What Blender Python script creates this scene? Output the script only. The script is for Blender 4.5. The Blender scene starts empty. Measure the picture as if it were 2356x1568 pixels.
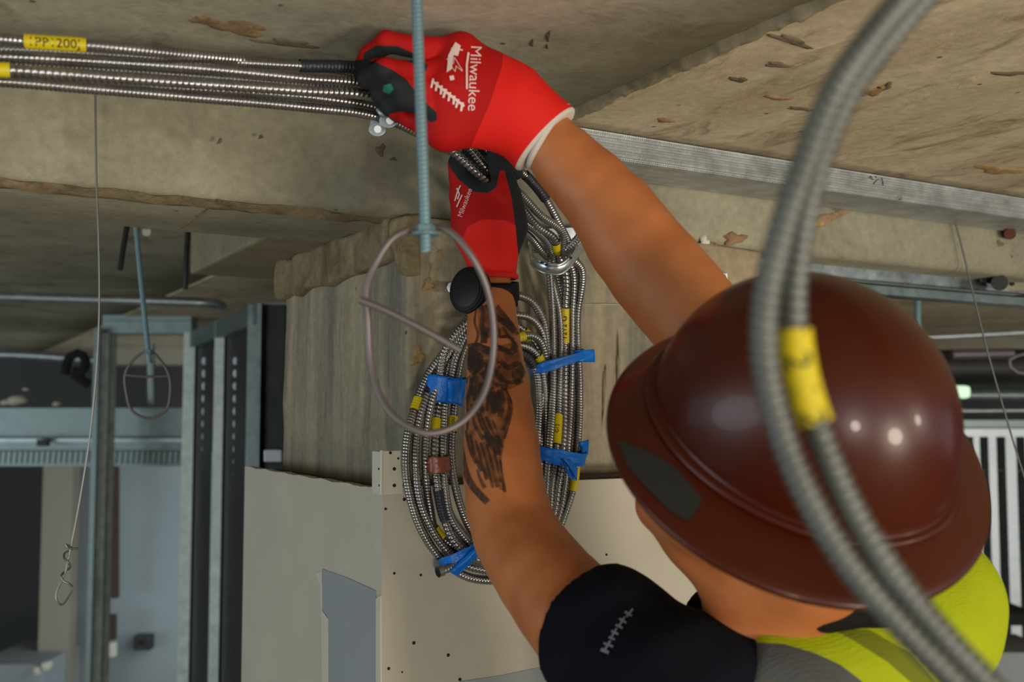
import bpy, bmesh, math, random
import numpy as np
from mathutils import Vector, Matrix
from mathutils.bvhtree import BVHTree
from mathutils.geometry import delaunay_2d_cdt
random.seed(7); rng = np.random.default_rng(7)
D = bpy.data; S = bpy.context.scene; COL = S.collection

# ------------------------------------------------------------------ camera, sky, lamps, exposure
F = 2409.0; CZ = 2.45; PITCH = math.radians(3.78)
cd = D.cameras.new('camera'); cam = D.objects.new('camera', cd); COL.objects.link(cam); S.camera = cam
cd.sensor_width = 36.0; cd.lens = 36.0 * F / 2356.0; cd.clip_start = 0.02
cam.location = (0, 0, CZ); cam.rotation_euler = (math.pi / 2 + PITCH, 0, 0)
cd.dof.use_dof = True; cd.dof.focus_distance = 1.37; cd.dof.aperture_fstop = 4.9
RT = np.array([1.0, 0, 0]); UP = np.array([0, -math.sin(PITCH), math.cos(PITCH)]); FW = np.array([0, math.cos(PITCH), math.sin(PITCH)])
CAM = np.array([0, 0, CZ])

w = D.worlds.new('sky'); S.world = w; w.use_nodes = True
bg = w.node_tree.nodes['Background']; bg.inputs[0].default_value = (0.74, 0.88, 1.0, 1); bg.inputs[1].default_value = 0.85
def lamp(name, loc, target, sx, sy, power, color):
    l = D.lights.new(name, 'AREA'); l.shape = 'ELLIPSE'; l.size = sx; l.size_y = sy; l.energy = power; l.color = color
    o = D.objects.new(name, l); COL.objects.link(o); o.location = loc
    o.rotation_euler = (Vector(target) - Vector(loc)).to_track_quat('-Z', 'Y').to_euler(); return o
lamp('work_light', (3.0, -2.6, 0.9), (0.2, 1.4, 2.75), 1.0, 0.8, 115, (1.0, 0.87, 0.70))
lamp('work_light', (0.7, -3.2, 1.2), (0.3, 1.0, 2.8), 0.5, 0.5, 45, (1.0, 0.90, 0.76))
lamp('work_light', (4.4, -1.6, 1.9), (0.6, 1.6, 2.3), 0.5, 0.5, 40, (1.0, 0.88, 0.72))
lamp('daylight_opening', (-6.5, -1.5, 1.3), (0.0, 1.6, 2.0), 5.0, 2.4, 95, (0.84, 0.94, 1.0))
lamp('far_bay_light', (-1.2, 5.6, 1.6), (-2.2, 7.0, 1.2), 1.5, 1.2, 15, (0.80, 0.92, 1.0))
lamp('far_bay_light', (4.9, 5.0, 2.1), (4.6, 7.0, 1.6), 1.2, 1.0, 40, (0.85, 0.95, 1.0))
vs = S.view_settings; S.display_settings.display_device = 'sRGB'
vs.view_transform = 'Standard'; vs.look = 'None'; vs.exposure = -0.08; vs.gamma = 1.0; vs.use_curve_mapping = False

# ------------------------------------------------------------------ frames of reference
TH = math.radians(60.3)
A = np.array([math.sin(TH), math.cos(TH), 0.0]); B = np.array([-math.cos(TH), math.sin(TH), 0.0])
def C(px, py, d):          # camera space: right, up, toward the lens
    return np.array([(px - 1178) / F * d, (784 - py) / F * d, -d])
def c2w(v):
    v = np.asarray(v, float)
    return CAM + v[..., 0:1] * RT + v[..., 1:2] * UP - v[..., 2:3] * FW
def P(px, py, d): return c2w(C(px, py, d))
def w2px(p):
    q = np.asarray(p) - CAM; d = q @ FW
    return np.stack([1178 + F * (q @ RT) / d, 784 - F * (q @ UP) / d], -1)
def AB(a, b, z): return a * A + b * B + np.array([0, 0, z + CZ])     # building frame, z above the lens height

# ------------------------------------------------------------------ mesh helpers
ORG = {}; GEO = {}
def link(name, verts, faces, mats, parent=None, smooth=False, midx=None, origin=None, attrs=None, edges=None):
    verts = np.asarray(verts, float).reshape(-1, 3)
    me = D.meshes.new(name)
    if parent is not None: o0 = ORG[parent.name]
    elif origin is not None: o0 = np.asarray(origin, float)
    else: o0 = np.array([verts[:, 0].mean(), verts[:, 1].mean(), verts[:, 2].min()])
    fl = faces
    if isinstance(fl, np.ndarray):
        n, k = fl.shape
        me.vertices.add(len(verts)); me.vertices.foreach_set('co', (verts - o0).astype(np.float32).ravel())
        me.loops.add(n * k); me.loops.foreach_set('vertex_index', fl.astype(np.int32).ravel())
        me.polygons.add(n); me.polygons.foreach_set('loop_start', np.arange(0, n * k, k, dtype=np.int32))
        me.update(calc_edges=True); me.validate()
    else:
        me.from_pydata((verts - o0).tolist(), [], [tuple(int(i) for i in f) for f in fl]); me.update()
    if not isinstance(mats, (list, tuple)): mats = [mats]
    for m in mats: me.materials.append(m)
    if midx is not None: me.polygons.foreach_set('material_index', np.asarray(midx, dtype=np.int32))
    if smooth: me.polygons.foreach_set('use_smooth', np.ones(len(me.polygons), dtype=bool))
    if attrs:
        for k, v in attrs.items():
            at = me.attributes.new(k, 'FLOAT', 'POINT'); at.data.foreach_set('value', np.asarray(v, np.float32))
    o = D.objects.new(name, me); COL.objects.link(o)
    if parent is not None:
        o.parent = parent; ORG[o.name] = o0
    else:
        o.location = o0; ORG[o.name] = o0
    return o
def empty(name, loc):
    o = D.objects.new(name, None); COL.objects.link(o); o.location = loc; o.empty_display_size = 0.02
    ORG[o.name] = np.asarray(loc, float); return o
def tag(o, label=None, cat=None, group=None, kind=None):
    if label: o['label'] = label
    if cat: o['category'] = cat
    if group: o['group'] = group
    if kind: o['kind'] = kind
    return o
class MB:
    def __init__(s): s.v = []; s.f = []; s.n = 0
    def add(s, v, f):
        v = np.asarray(v, float).reshape(-1, 3); s.v.append(v); s.f += [tuple(int(i) + s.n for i in q) for q in f]; s.n += len(v); return s
    def hexa(s, c):      # 8 corners: bottom loop 0-3, top loop 4-7
        return s.add(c, [(0, 3, 2, 1), (4, 5, 6, 7), (0, 1, 5, 4), (1, 2, 6, 5), (2, 3, 7, 6), (3, 0, 4, 7)])
    def abox(s, a0, a1, b0, b1, z0, z1):
        return s.hexa([AB(a0, b0, z0), AB(a1, b0, z0), AB(a1, b1, z0), AB(a0, b1, z0), AB(a0, b0, z1), AB(a1, b0, z1), AB(a1, b1, z1), AB(a0, b1, z1)])
    def tube(s, pts, r, n=10, caps=True):
        v, f = tube_geo(np.asarray(pts, float), r, n, caps); return s.add(v, f)
    def prism(s, poly, d):   # poly: world points in a plane, d: world offset
        poly = np.asarray(poly, float); n = len(poly)
        return s.add(np.concatenate([poly, poly + np.asarray(d)]), [tuple(range(n))[::-1], tuple(range(n, 2 * n))] + [(i, (i + 1) % n, (i + 1) % n + n, i + n) for i in range(n)])
    def build(s, name, mat, parent=None, smooth=False, bevel=0, **k):
        v = np.concatenate(s.v)
        GEO.setdefault(name, (v, s.f))
        o = link(name, v, s.f, mat, parent, smooth, **k)
        bm = bmesh.new(); bm.from_mesh(o.data); bmesh.ops.recalc_face_normals(bm, faces=bm.faces)
        if bevel: bmesh.ops.bevel(bm, geom=bm.edges[:], offset=bevel, segments=2, affect='EDGES', clamp_overlap=True, profile=0.6)
        bm.to_mesh(o.data); bm.free()
        if smooth: sharp(o)
        return o
def sharp(o, ang=40):
    o.data.polygons.foreach_set('use_smooth', np.ones(len(o.data.polygons), dtype=bool))
    try: o.data.set_sharp_from_angle(angle=math.radians(ang))
    except Exception: pass
def frames(pts):
    t = np.gradient(pts, axis=0); t /= np.linalg.norm(t, axis=1, keepdims=True) + 1e-12
    n = np.zeros_like(t); a = np.array([0, 0, 1.0]) if abs(t[0, 2]) < 0.9 else np.array([1.0, 0, 0])
    n[0] = a - t[0] * (a @ t[0]); n[0] /= np.linalg.norm(n[0])
    for i in range(1, len(pts)):
        q = n[i - 1] - t[i] * (n[i - 1] @ t[i]); n[i] = q / (np.linalg.norm(q) + 1e-12)
    return t, n, np.cross(t, n)
def tube_geo(pts, r, n=10, caps=True, rfun=None):
    t, u, v = frames(pts); m = len(pts); th = np.linspace(0, 2 * np.pi, n, endpoint=False)
    R = np.broadcast_to(np.asarray(r, float), (m,))[:, None] * np.ones((1, n))
    if rfun is not None: R = R * rfun(th)
    V = pts[:, None] + R[..., None] * (np.cos(th)[None, :, None] * u[:, None] + np.sin(th)[None, :, None] * v[:, None])
    i = np.arange(m - 1)[:, None] * n; j = np.arange(n)[None]; k = (j + 1) % n
    f = np.stack([i + j, i + k, i + n + k, i + n + j], -1).reshape(-1, 4)
    V = V.reshape(-1, 3); f = [tuple(q) for q in f.tolist()] if rfun is None else f
    if caps and rfun is None: f = f + [tuple(range(n))[::-1], tuple(range((m - 1) * n, m * n))]
    return V, f
def spline(p, step):       # centripetal-ish Catmull-Rom, resampled to equal arc length
    p = np.asarray(p, float); q = np.concatenate([[2 * p[0] - p[1]], p, [2 * p[-1] - p[-2]]]); out = []
    for i in range(len(p) - 1):
        p0, p1, p2, p3 = q[i:i + 4]; L = np.linalg.norm(p2 - p1); n = max(4, int(L / step) + 1); t = np.linspace(0, 1, n, endpoint=False)[:, None]
        d1 = np.linalg.norm(p1 - p0) + 1e-9; d3 = np.linalg.norm(p3 - p2) + 1e-9; L = L + 1e-9
        m1 = (p2 - p1) + L * ((p1 - p0) / d1 - (p2 - p0) / (d1 + L)); m2 = (p2 - p1) + L * ((p3 - p2) / d3 - (p3 - p1) / (L + d3))
        out.append((2 * t**3 - 3 * t**2 + 1) * p1 + (t**3 - 2 * t**2 + t) * m1 + (-2 * t**3 + 3 * t**2) * p2 + (t**3 - t**2) * m2)
    o = np.concatenate(out + [p[-1:]]); s = np.concatenate([[0], np.cumsum(np.linalg.norm(np.diff(o, axis=0), axis=1))])
    n = int(s[-1] / step) + 1; ss = np.linspace(0, s[-1], n)
    return np.stack([np.interp(ss, s, o[:, k]) for k in range(3)], -1)
def PP(l): return np.array([P(*q) for q in l])

# ------------------------------------------------------------------ materials
def new_mat(name):
    m = D.materials.new(name); m.use_nodes = True; nt = m.node_tree; return m, nt, nt.nodes['Principled BSDF']
def N(nt, typ, **kw):
    n = nt.nodes.new(typ)
    for k, v in kw.items():
        if k.startswith('i_'):
            key = k[2:]; key = int(key) if key.isdigit() else key.replace('_', ' ')
            n.inputs[key].default_value = v
        else: setattr(n, k, v)
    return n
def rgb(r, g, b):
    f = lambda c: ((c / 255 + 0.055) / 1.055) ** 2.4 if c / 255 > 0.04045 else c / 255 / 12.92
    return (f(r), f(g), f(b), 1)
def plain(name, col, rough=0.5, metal=0.0, bump=0.0, bscale=300, var=0.0, coat=0.0, spec=None, sheen=0):
    m, nt, b = new_mat(name); b.inputs['Base Color'].default_value = col; b.inputs['Roughness'].default_value = rough; b.inputs['Metallic'].default_value = metal
    b.inputs['Coat Weight'].default_value = coat
    if spec is not None: b.inputs['Specular IOR Level'].default_value = spec
    if sheen: b.inputs['Sheen Weight'].default_value = sheen
    g = N(nt, 'ShaderNodeNewGeometry')
    if bump:
        n = N(nt, 'ShaderNodeTexNoise', i_Scale=bscale, i_Detail=3.0); nt.links.new(g.outputs['Position'], n.inputs['Vector'])
        bp = N(nt, 'ShaderNodeBump', i_Strength=bump, i_Distance=0.002); nt.links.new(n.outputs['Fac'], bp.inputs['Height']); nt.links.new(bp.outputs[0], b.inputs['Normal'])
    if var:
        n = N(nt, 'ShaderNodeTexNoise', i_Scale=bscale / 8, i_Detail=4.0); nt.links.new(g.outputs['Position'], n.inputs['Vector'])
        r = N(nt, 'ShaderNodeMapRange', i_1=0.3, i_2=0.7, i_3=1 - var, i_4=1 + var); nt.links.new(n.outputs['Fac'], r.inputs[0])
        mx = N(nt, 'ShaderNodeMix', data_type='RGBA', blend_type='MULTIPLY'); mx.inputs[0].default_value = 1; mx.inputs[6].default_value = col
        nt.links.new(r.outputs[0], mx.inputs[7]); nt.links.new(mx.outputs[2], b.inputs['Base Color'])
    return m
def concrete(name, c1, c2, stain, axis_scale=(1, 1, 1), scale=4.0, stain_amt=0.45, bump=0.35, rust=None, joint=None):
    m, nt, b = new_mat(name); L = nt.links.new
    b.inputs['Roughness'].default_value = 0.85; b.inputs['Specular IOR Level'].default_value = 0.25
    g = N(nt, 'ShaderNodeNewGeometry')
    rot = N(nt, 'ShaderNodeVectorRotate', rotation_type='Z_AXIS'); rot.inputs['Angle'].default_value = TH - math.pi / 2
    L(g.outputs['Position'], rot.inputs['Vector'])
    mp = N(nt, 'ShaderNodeVectorMath', operation='MULTIPLY'); mp.inputs[1].default_value = axis_scale; L(rot.outputs[0], mp.inputs[0])
    n1 = N(nt, 'ShaderNodeTexNoise', i_Scale=scale, i_Detail=8.0, i_Roughness=0.6, i_Distortion=0.4); L(mp.outputs[0], n1.inputs['Vector'])
    r1 = N(nt, 'ShaderNodeMapRange', i_1=0.32, i_2=0.68); L(n1.outputs['Fac'], r1.inputs[0])
    mx = N(nt, 'ShaderNodeMix', data_type='RGBA'); mx.inputs[6].default_value = c1; mx.inputs[7].default_value = c2; L(r1.outputs[0], mx.inputs[0])
    n2 = N(nt, 'ShaderNodeTexNoise', i_Scale=scale * 2.6, i_Detail=10.0, i_Roughness=0.7, i_Distortion=0.8); L(mp.outputs[0], n2.inputs['Vector'])
    r2 = N(nt, 'ShaderNodeMapRange', i_1=0.53, i_2=0.75, i_3=0.0, i_4=stain_amt); L(n2.outputs['Fac'], r2.inputs[0])
    mx2 = N(nt, 'ShaderNodeMix', data_type='RGBA'); L(mx.outputs[2], mx2.inputs[6]); mx2.inputs[7].default_value = stain; L(r2.outputs[0], mx2.inputs[0])
    last = mx2
    n4 = N(nt, 'ShaderNodeTexNoise', i_Scale=70.0, i_Detail=5.0, i_Roughness=0.7); L(g.outputs['Position'], n4.inputs['Vector'])
    r4 = N(nt, 'ShaderNodeMapRange', i_1=0.25, i_2=0.75, i_3=0.80, i_4=1.18); L(n4.outputs['Fac'], r4.inputs[0])
    mx4 = N(nt, 'ShaderNodeMix', data_type='RGBA', blend_type='MULTIPLY'); mx4.inputs[0].default_value = 1; L(last.outputs[2], mx4.inputs[6]); L(r4.outputs[0], mx4.inputs[7]); last = mx4
    # pin holes
    vo = N(nt, 'ShaderNodeTexVoronoi', i_Scale=14.0); L(g.outputs['Position'], vo.inputs['Vector'])
    r5 = N(nt, 'ShaderNodeMapRange', i_1=0.03, i_2=0.06, i_3=0.75, i_4=0.0); L(vo.outputs['Distance'], r5.inputs[0])
    mx5 = N(nt, 'ShaderNodeMix', data_type='RGBA'); L(r5.outputs[0], mx5.inputs[0]); L(last.outputs[2], mx5.inputs[6]); mx5.inputs[7].default_value = rgb(40, 36, 28); last = mx5
    if rust:
        n6 = N(nt, 'ShaderNodeTexNoise', i_Scale=scale * 1.7, i_Detail=9.0, i_Roughness=0.75, i_Distortion=1.2); L(mp.outputs[0], n6.inputs['Vector'])
        r6 = N(nt, 'ShaderNodeMapRange', i_1=0.6, i_2=0.72, i_3=0.0, i_4=0.65); L(n6.outputs['Fac'], r6.inputs[0])
        mx6 = N(nt, 'ShaderNodeMix', data_type='RGBA'); L(r6.outputs[0], mx6.inputs[0]); L(last.outputs[2], mx6.inputs[6]); mx6.inputs[7].default_value = rust; last = mx6
    if joint:              # water stain that follows a construction joint
        sp = N(nt, 'ShaderNodeSeparateXYZ'); L(rot.outputs[0], sp.inputs[0])
        n8 = N(nt, 'ShaderNodeTexNoise', i_Scale=5.0, i_Detail=8.0, i_Roughness=0.7); L(g.outputs['Position'], n8.inputs['Vector'])
        ma = N(nt, 'ShaderNodeMath', operation='MULTIPLY_ADD'); L(n8.outputs['Fac'], ma.inputs[0]); ma.inputs[1].default_value = joint[2]; L(sp.outputs[joint[0]], ma.inputs[2])
        r8 = N(nt, 'ShaderNodeMapRange', i_1=joint[1] - joint[3], i_2=joint[1], i_3=0.0, i_4=joint[5], interpolation_type='SMOOTHSTEP'); L(ma.outputs[0], r8.inputs[0])
        mx8 = N(nt, 'ShaderNodeMix', data_type='RGBA'); L(r8.outputs[0], mx8.inputs[0]); L(last.outputs[2], mx8.inputs[6]); mx8.inputs[7].default_value = joint[4]; last = mx8
    L(last.outputs[2], b.inputs['Base Color'])
    ad = N(nt, 'ShaderNodeMath', operation='ADD'); L(n1.outputs['Fac'], ad.inputs[0]); L(n2.outputs['Fac'], ad.inputs[1])
    bp = N(nt, 'ShaderNodeBump', i_Strength=bump, i_Distance=0.01); L(ad.outputs[0], bp.inputs['Height']); L(bp.outputs[0], b.inputs['Normal'])
    return m
def metal_ribbed(name, col, rough, knurl=0.0, metal=0.9):
    m, nt, b = new_mat(name); L = nt.links.new
    b.inputs['Roughness'].default_value = rough; b.inputs['Metallic'].default_value = metal
    g = N(nt, 'ShaderNodeNewGeometry')
    n1 = N(nt, 'ShaderNodeTexNoise', i_Scale=22.0, i_Detail=6.0, i_Roughness=0.7); L(g.outputs['Position'], n1.inputs['Vector'])
    r1 = N(nt, 'ShaderNodeMapRange', i_1=0.3, i_2=0.7, i_3=0.72, i_4=1.2); L(n1.outputs['Fac'], r1.inputs[0])
    mx = N(nt, 'ShaderNodeMix', data_type='RGBA', blend_type='MULTIPLY'); mx.inputs[0].default_value = 1; mx.inputs[6].default_value = col; L(r1.outputs[0], mx.inputs[7]); L(mx.outputs[2], b.inputs['Base Color'])
    r2 = N(nt, 'ShaderNodeMapRange', i_1=0.2, i_2=0.8, i_3=rough - 0.1, i_4=rough + 0.15); L(n1.outputs['Fac'], r2.inputs[0]); L(r2.outputs[0], b.inputs['Roughness'])
    if knurl:
        rot = N(nt, 'ShaderNodeVectorRotate', rotation_type='Z_AXIS'); rot.inputs['Angle'].default_value = TH - math.pi / 2; L(g.outputs['Position'], rot.inputs['Vector'])
        mp = N(nt, 'ShaderNodeVectorMath', operation='MULTIPLY'); mp.inputs[1].default_value = (1, 1.0, 1.0); L(rot.outputs[0], mp.inputs[0])
        vo = N(nt, 'ShaderNodeTexVoronoi', i_Scale=knurl, i_Randomness=0.1); L(mp.outputs[0], vo.inputs['Vector'])
        bp = N(nt, 'ShaderNodeBump', i_Strength=0.5, i_Distance=0.0015); L(vo.outputs['Distance'], bp.inputs['Height']); L(bp.outputs[0], b.inputs['Normal'])
    return m
M = dict(
    slab=concrete('concrete_slab_grey', rgb(196, 190, 168), rgb(150, 146, 128), rgb(98, 88, 68), (1, 1, 1), 2.6, 0.85, 0.4, rgb(150, 118, 88), (0, 0.775 + 0.12, 0.24, 0.26, rgb(92, 84, 62), 0.8)),
    slab2=concrete('concrete_slab_tan', rgb(216, 202, 172), rgb(178, 164, 136), rgb(104, 82, 54), (1.6, 0.6, 1), 4.2, 0.95, 0.5, rgb(178, 124, 70)),
    beam=concrete('concrete_beam', rgb(160, 154, 132), rgb(122, 119, 102), rgb(104, 96, 76), (1, 1, 1), 3.4, 0.4, 0.3),
    soffit=concrete('concrete_soffit', rgb(156, 146, 118), rgb(134, 126, 102), rgb(120, 96, 62), (0.7, 2, 1), 3.0, 0.4, 0.3),
    column=concrete('concrete_column', rgb(182, 168, 138), rgb(122, 120, 110), rgb(94, 86, 68), (5, 5, 0.5), 3.0, 0.6, 0.5, rgb(176, 140, 92)),
    rough=concrete('concrete_rough', rgb(174, 156, 120), rgb(120, 106, 80), rgb(78, 62, 42), (1, 1, 1), 9.0, 0.7, 1.0, rgb(150, 90, 48)),
    patch=concrete('column_patch', rgb(180, 162, 130), rgb(138, 126, 104), rgb(120, 100, 76), (1, 1, 1), 6.0, 0.5, 0.5, rgb(168, 112, 88)),
    galv=metal_ribbed('galvanised_steel', rgb(176, 184, 188), 0.42),
    track=metal_ribbed('galvanised_track', rgb(186, 190, 190), 0.42, 260.0, 0.75),
    zinc=metal_ribbed('zinc_plate', rgb(190, 200, 204), 0.28),
    stud=metal_ribbed('galvanised_stud', rgb(132, 146, 144), 0.42, 0, 0.75),
    litstud=metal_ribbed('lit_galvanised_flange', rgb(196, 206, 198), 0.5, 0, 0.45),  # paler copy of the stud steel: light on the flanges painted into the colour
    darksteel=metal_ribbed('dark_steel', rgb(60, 60, 58), 0.5, 0, 0.5),
    cable=metal_ribbed('cable_armour', rgb(162, 160, 160), 0.27, 0, 0.95),
    conduit=metal_ribbed('conduit_armour', rgb(112, 114, 110), 0.42, 0, 0.65),
    rod=plain('blue_zinc_rod', rgb(112, 140, 148), 0.5, 0.4, 0.2, 500),
    wire=plain('ring_wire', rgb(120, 112, 112), 0.5, 0.6),
    thinwire=plain('tie_wire', rgb(112, 114, 112), 0.45, 0.8),
    drywall=plain('drywall_paint_warm', rgb(190, 183, 168), 0.8, 0, 0.12, 60, 0.05),
    drywall2=plain('drywall_paint_side', rgb(190, 184, 168), 0.8, 0, 0.12, 60, 0.06),
    compound=plain('joint_compound_patch', rgb(150, 156, 160), 0.75, 0, 0.1, 60, 0.05),
    bead=plain('corner_bead_paint', rgb(205, 200, 184), 0.6),
    hole=plain('dark_hole', rgb(26, 28, 26), 0.9),
    brown=plain('brown_board', rgb(64, 46, 32), 0.8, 0, 0.3, 80, 0.2),
    bluewall=plain('far_painted_wall', rgb(136, 144, 146), 0.8, 0, 0, 10, 0.12),
    darkwall=plain('far_dark_wall', rgb(84, 86, 86), 0.9),
    beige=plain('far_beige_board', rgb(150, 144, 128), 0.8),
    floor=plain('floor_concrete', rgb(132, 126, 112), 0.8, 0, 0.2, 30, 0.15),
    yellow=plain('yellow_tape', rgb(212, 190, 6), 0.45, 0, 0.2, 200),
    bluetape=plain('blue_tape', rgb(0, 112, 214), 0.34, 0, 0.3, 260, 0, 0.0, 0.35),
    blacktape=plain('black_tape', rgb(36, 40, 50), 0.4, 0, 0.5, 300),
    browntape=plain('brown_tape', rgb(130, 66, 44), 0.35),
    ink=plain('marker_ink', rgb(22, 22, 20), 0.6),
)

# ------------------------------------------------------------------ structure
ZS = 0.41; ZB = 0.268; BF = 1.313
def st(o): return tag(o, kind='structure')
# slab: two pours meeting at a rough joint
st(MB().abox(-9, 0.775, -5, 11, ZS, ZS + 0.25).build('ceiling', M['slab']))
st(MB().abox(0.775, 11, -5, 11, ZS - 0.006, ZS + 0.25).build('ceiling', M['slab2']))
ab = MB().abox(-9, 11, -5, 11, -CZ - 0.2, -CZ); st(ab.build('floor', M['floor']))
# rough concrete fin left along the joint
def rough_strip(name, a_c, b0, b1, z, wid, hgt, mat, along='b', n=90, seed=1, facez=False):
    r = np.random.default_rng(seed); t = np.linspace(b0, b1, n); k = 7; V = []; sm = lambda q: np.convolve(r.random(n + 2 * q), np.ones(q) / q, 'same')[q:-q]
    wa, ha, oa = 0.5 * sm(9) + 0.5 * sm(3), 0.5 * sm(7) + 0.5 * sm(2), sm(13) + 0.4 * sm(3)
    for i, s in enumerate(t):
        ww = wid * (0.3 + 1.4 * wa[i]); hh = hgt * (0.3 + 1.2 * ha[i]); off = wid * 1.2 * (oa[i] - 0.7)
        for j in range(k):
            q = (j / (k - 1) - 0.5) * 2
            x = a_c + off + q * ww; zz = z - hh * (1 - q * q) ** 0.7 * (0.7 + 0.5 * r.random()) + (0.004 if j in (0, k - 1) else 0)
            V.append(AB(x, s, zz) if along == 'b' else (AB(s, BF - (z - zz), a_c + q * ww + off) if facez else AB(s, x, zz)))
    f = [(i * k + j, i * k + j + 1, (i + 1) * k + j + 1, (i + 1) * k + j) for i in range(n - 1) for j in range(k - 1)]
    return link(name, V, f, mat, smooth=True)
st(rough_strip('trim_1', 0.775, -0.6, BF, ZS - 0.003, 0.009, 0.009, M['soffit'], n=220, seed=3))
# beam with rounded lower edge, its face flush with the column; left of the column it is set back 2 cm by the formwork
def extrude_ab(prof, a0, a1, n=2, jit=0, seed=0, mat=None, name='x', parent=None, smooth=True, **k):
    r = np.random.default_rng(seed); a = np.linspace(a0, a1, n); m = len(prof); V = []
    for x in a:
        for (b, z) in prof: V.append(AB(x, b + jit * (r.random() - 0.5), z + jit * (r.random() - 0.5)))
    f = [(i * m + j, i * m + (j + 1) % m, (i + 1) * m + (j + 1) % m, (i + 1) * m + j) for i in range(n - 1) for j in range(m)]
    f += [tuple(range(m))[::-1], tuple(range((n - 1) * m, n * m))]
    mb = MB(); mb.add(V, f); return mb.build(name, mat, parent, smooth, **k)
def beam_prof(bf, rr=0.018, bb=1.60):
    return [(bf, ZS), (bf, ZB + rr * 1.2), (bf + rr * 0.15, ZB + rr * 0.6), (bf + rr * 0.5, ZB + rr * 0.2), (bf + rr, ZB), (bb, ZB), (bb, ZS)]
beam = empty('concrete_beam', AB(0.5, 1.45, ZB))
tag(beam, kind='structure')
def beam_body(a_list, seed):
    r = np.random.default_rng(seed); V = []
    for x in a_list:
        t = min(max((x - 0.455) / 0.07, 0), 1); t = t * t * (3 - 2 * t); pr = beam_prof(BF + 0.020 * (1 - t))
        for (b, z) in pr: V.append(AB(x, b + 0.0012 * (r.random() - .5), z + 0.0012 * (r.random() - .5)))
    n = len(a_list); m = 7; f = [(i * m + j, i * m + (j + 1) % m, (i + 1) * m + (j + 1) % m, (i + 1) * m + j) for i in range(n - 1) for j in range(m)] + [tuple(range(m))[::-1], tuple(range((n - 1) * m, n * m))]
    mb = MB(); mb.add(V, f); mb.build('face', M['beam'], beam, True)
beam_body(list(np.linspace(-9, -1, 10)) + list(np.linspace(-0.9, 0.45, 30)) + list(np.linspace(0.46, 0.53, 9)) + list(np.linspace(0.56, 7, 60)), 2)
extrude_ab([(BF + 0.03, ZB + 0.001), (BF + 0.045, ZB - 0.006), (BF + 0.062, ZB - 0.004), (BF + 0.07, ZB + 0.001)], -3, 0.62, 140, 0.005, 5, M['rough'], 'formwork_ridge', beam)
# second beam running back from the column
b2 = MB().abox(0.47, 1.25, 1.60, 2.12, ZB + 0.002, ZS); b2.build('cross_beam', M['soffit'], beam, bevel=0.006)
MB().abox(0.33, 0.332, 1.335, 1.59, ZB - 0.002, ZB + 0.001).build('formwork_joint', M['rough'], beam)
# column and its lumpy head
a0c = 0.584; a1c = 0.584 + 0.644; col = empty('concrete_column', AB(0.9, 1.58, -CZ)); tag(col, kind='structure')
def rough_box(a0, a1, b0, b1, z0, z1, h, jit, seed, name, mat, parent):
    bm = bmesh.new(); mb = MB().abox(a0, a1, b0, b1, z0, z1); v = [bm.verts.new(p) for p in np.concatenate(mb.v)]
    for f in mb.f: bm.faces.new([v[i] for i in f])
    bmesh.ops.recalc_face_normals(bm, faces=bm.faces)
    bmesh.ops.bevel(bm, geom=bm.edges[:], offset=0.006, segments=2, affect='EDGES', profile=0.6)
    for _ in range(8):
        e = [x for x in bm.edges if x.calc_length() > h]
        if not e: break
        bmesh.ops.subdivide_edges(bm, edges=e, cuts=1, use_grid_fill=True)
    from mathutils import noise
    for x in bm.verts:
        q = x.co * 14; x.co += Vector((noise.noise(q), noise.noise(q + Vector((9, 3, 1))), noise.noise(q + Vector((2, 8, 5))))) * jit
    V = np.array([x.co[:] for x in bm.verts]); bm.verts.index_update(); fs = [tuple(l.vert.index for l in f.loops) for f in bm.faces]; bm.free()
    return link(name, V, fs, mat, parent, smooth=True)
rough_box(a0c, a1c, BF, BF + 0.55, -1.2, ZB, 0.03, 0.004, 1, 'shaft', M['column'], col)
MB().abox(a0c, a1c, BF, BF + 0.55, -CZ, -1.2).build('lower_shaft', M['column'], col)
rough_box(a0c - 0.016, a0c + 0.1, BF + 0.035, BF + 0.565, 0.203, ZB + 0.004, 0.012, 0.011, 2, 'column_head', M['rough'], col)
rough_box(a0c - 0.012, a0c + 0.02, BF - 0.012, BF + 0.03, 0.185, ZB + 0.0, 0.008, 0.012, 5, 'broken_corner', M['rough'], col)
rough_box(a0c + 0.40, a1c + 0.004, BF - 0.003, BF + 0.1, 0.17, ZB + 0.002, 0.012, 0.006, 3, 'stained_patch', M['patch'], col)
# boxed-out drywall around the column
BD = 1.25; AD = 0.523; ZD = -0.099
dw = empty('drywall_boxing', AB(0.9, 1.5, -CZ)); tag(dw, kind='structure')
MB().abox(AD, 1.62, BD, BD + 0.013, -CZ, ZD).build('front_sheet', M['drywall'], dw)
# side sheet with torn top edge
n = 60; r = np.random.default_rng(4); V = []; tb = np.linspace(BD + 0.013, BD + 0.64, n)
for x in (AD, AD + 0.013):
    for i, b_ in enumerate(tb): V.append(AB(x, b_, -CZ))
    for i, b_ in enumerate(tb): V.append(AB(x, b_, ZD - 0.002 + 0.0016 * math.sin(i * 0.7) * r.random()))
f = []
for i in range(n - 1):
    f += [(i, i + 1, n + i + 1, n + i), (2 * n + i + 1, 2 * n + i, 3 * n + i, 3 * n + i + 1), (n + i, n + i + 1, 3 * n + i + 1, 3 * n + i), (i + 1, i, 2 * n + i, 2 * n + i + 1)]
f += [(0, n, 3 * n, 2 * n), (n - 1, 3 * n - 1, 4 * n - 1, 2 * n - 1)]
mb = MB(); mb.add(V, f); side = mb.build('side_sheet', M['drywall2'], dw)
MB().abox(AD + 0.013, a0c, BD + 0.013, BD + 0.64, ZD - 0.02, ZD - 0.008).build('top_ledge', M['brown'], dw)
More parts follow.
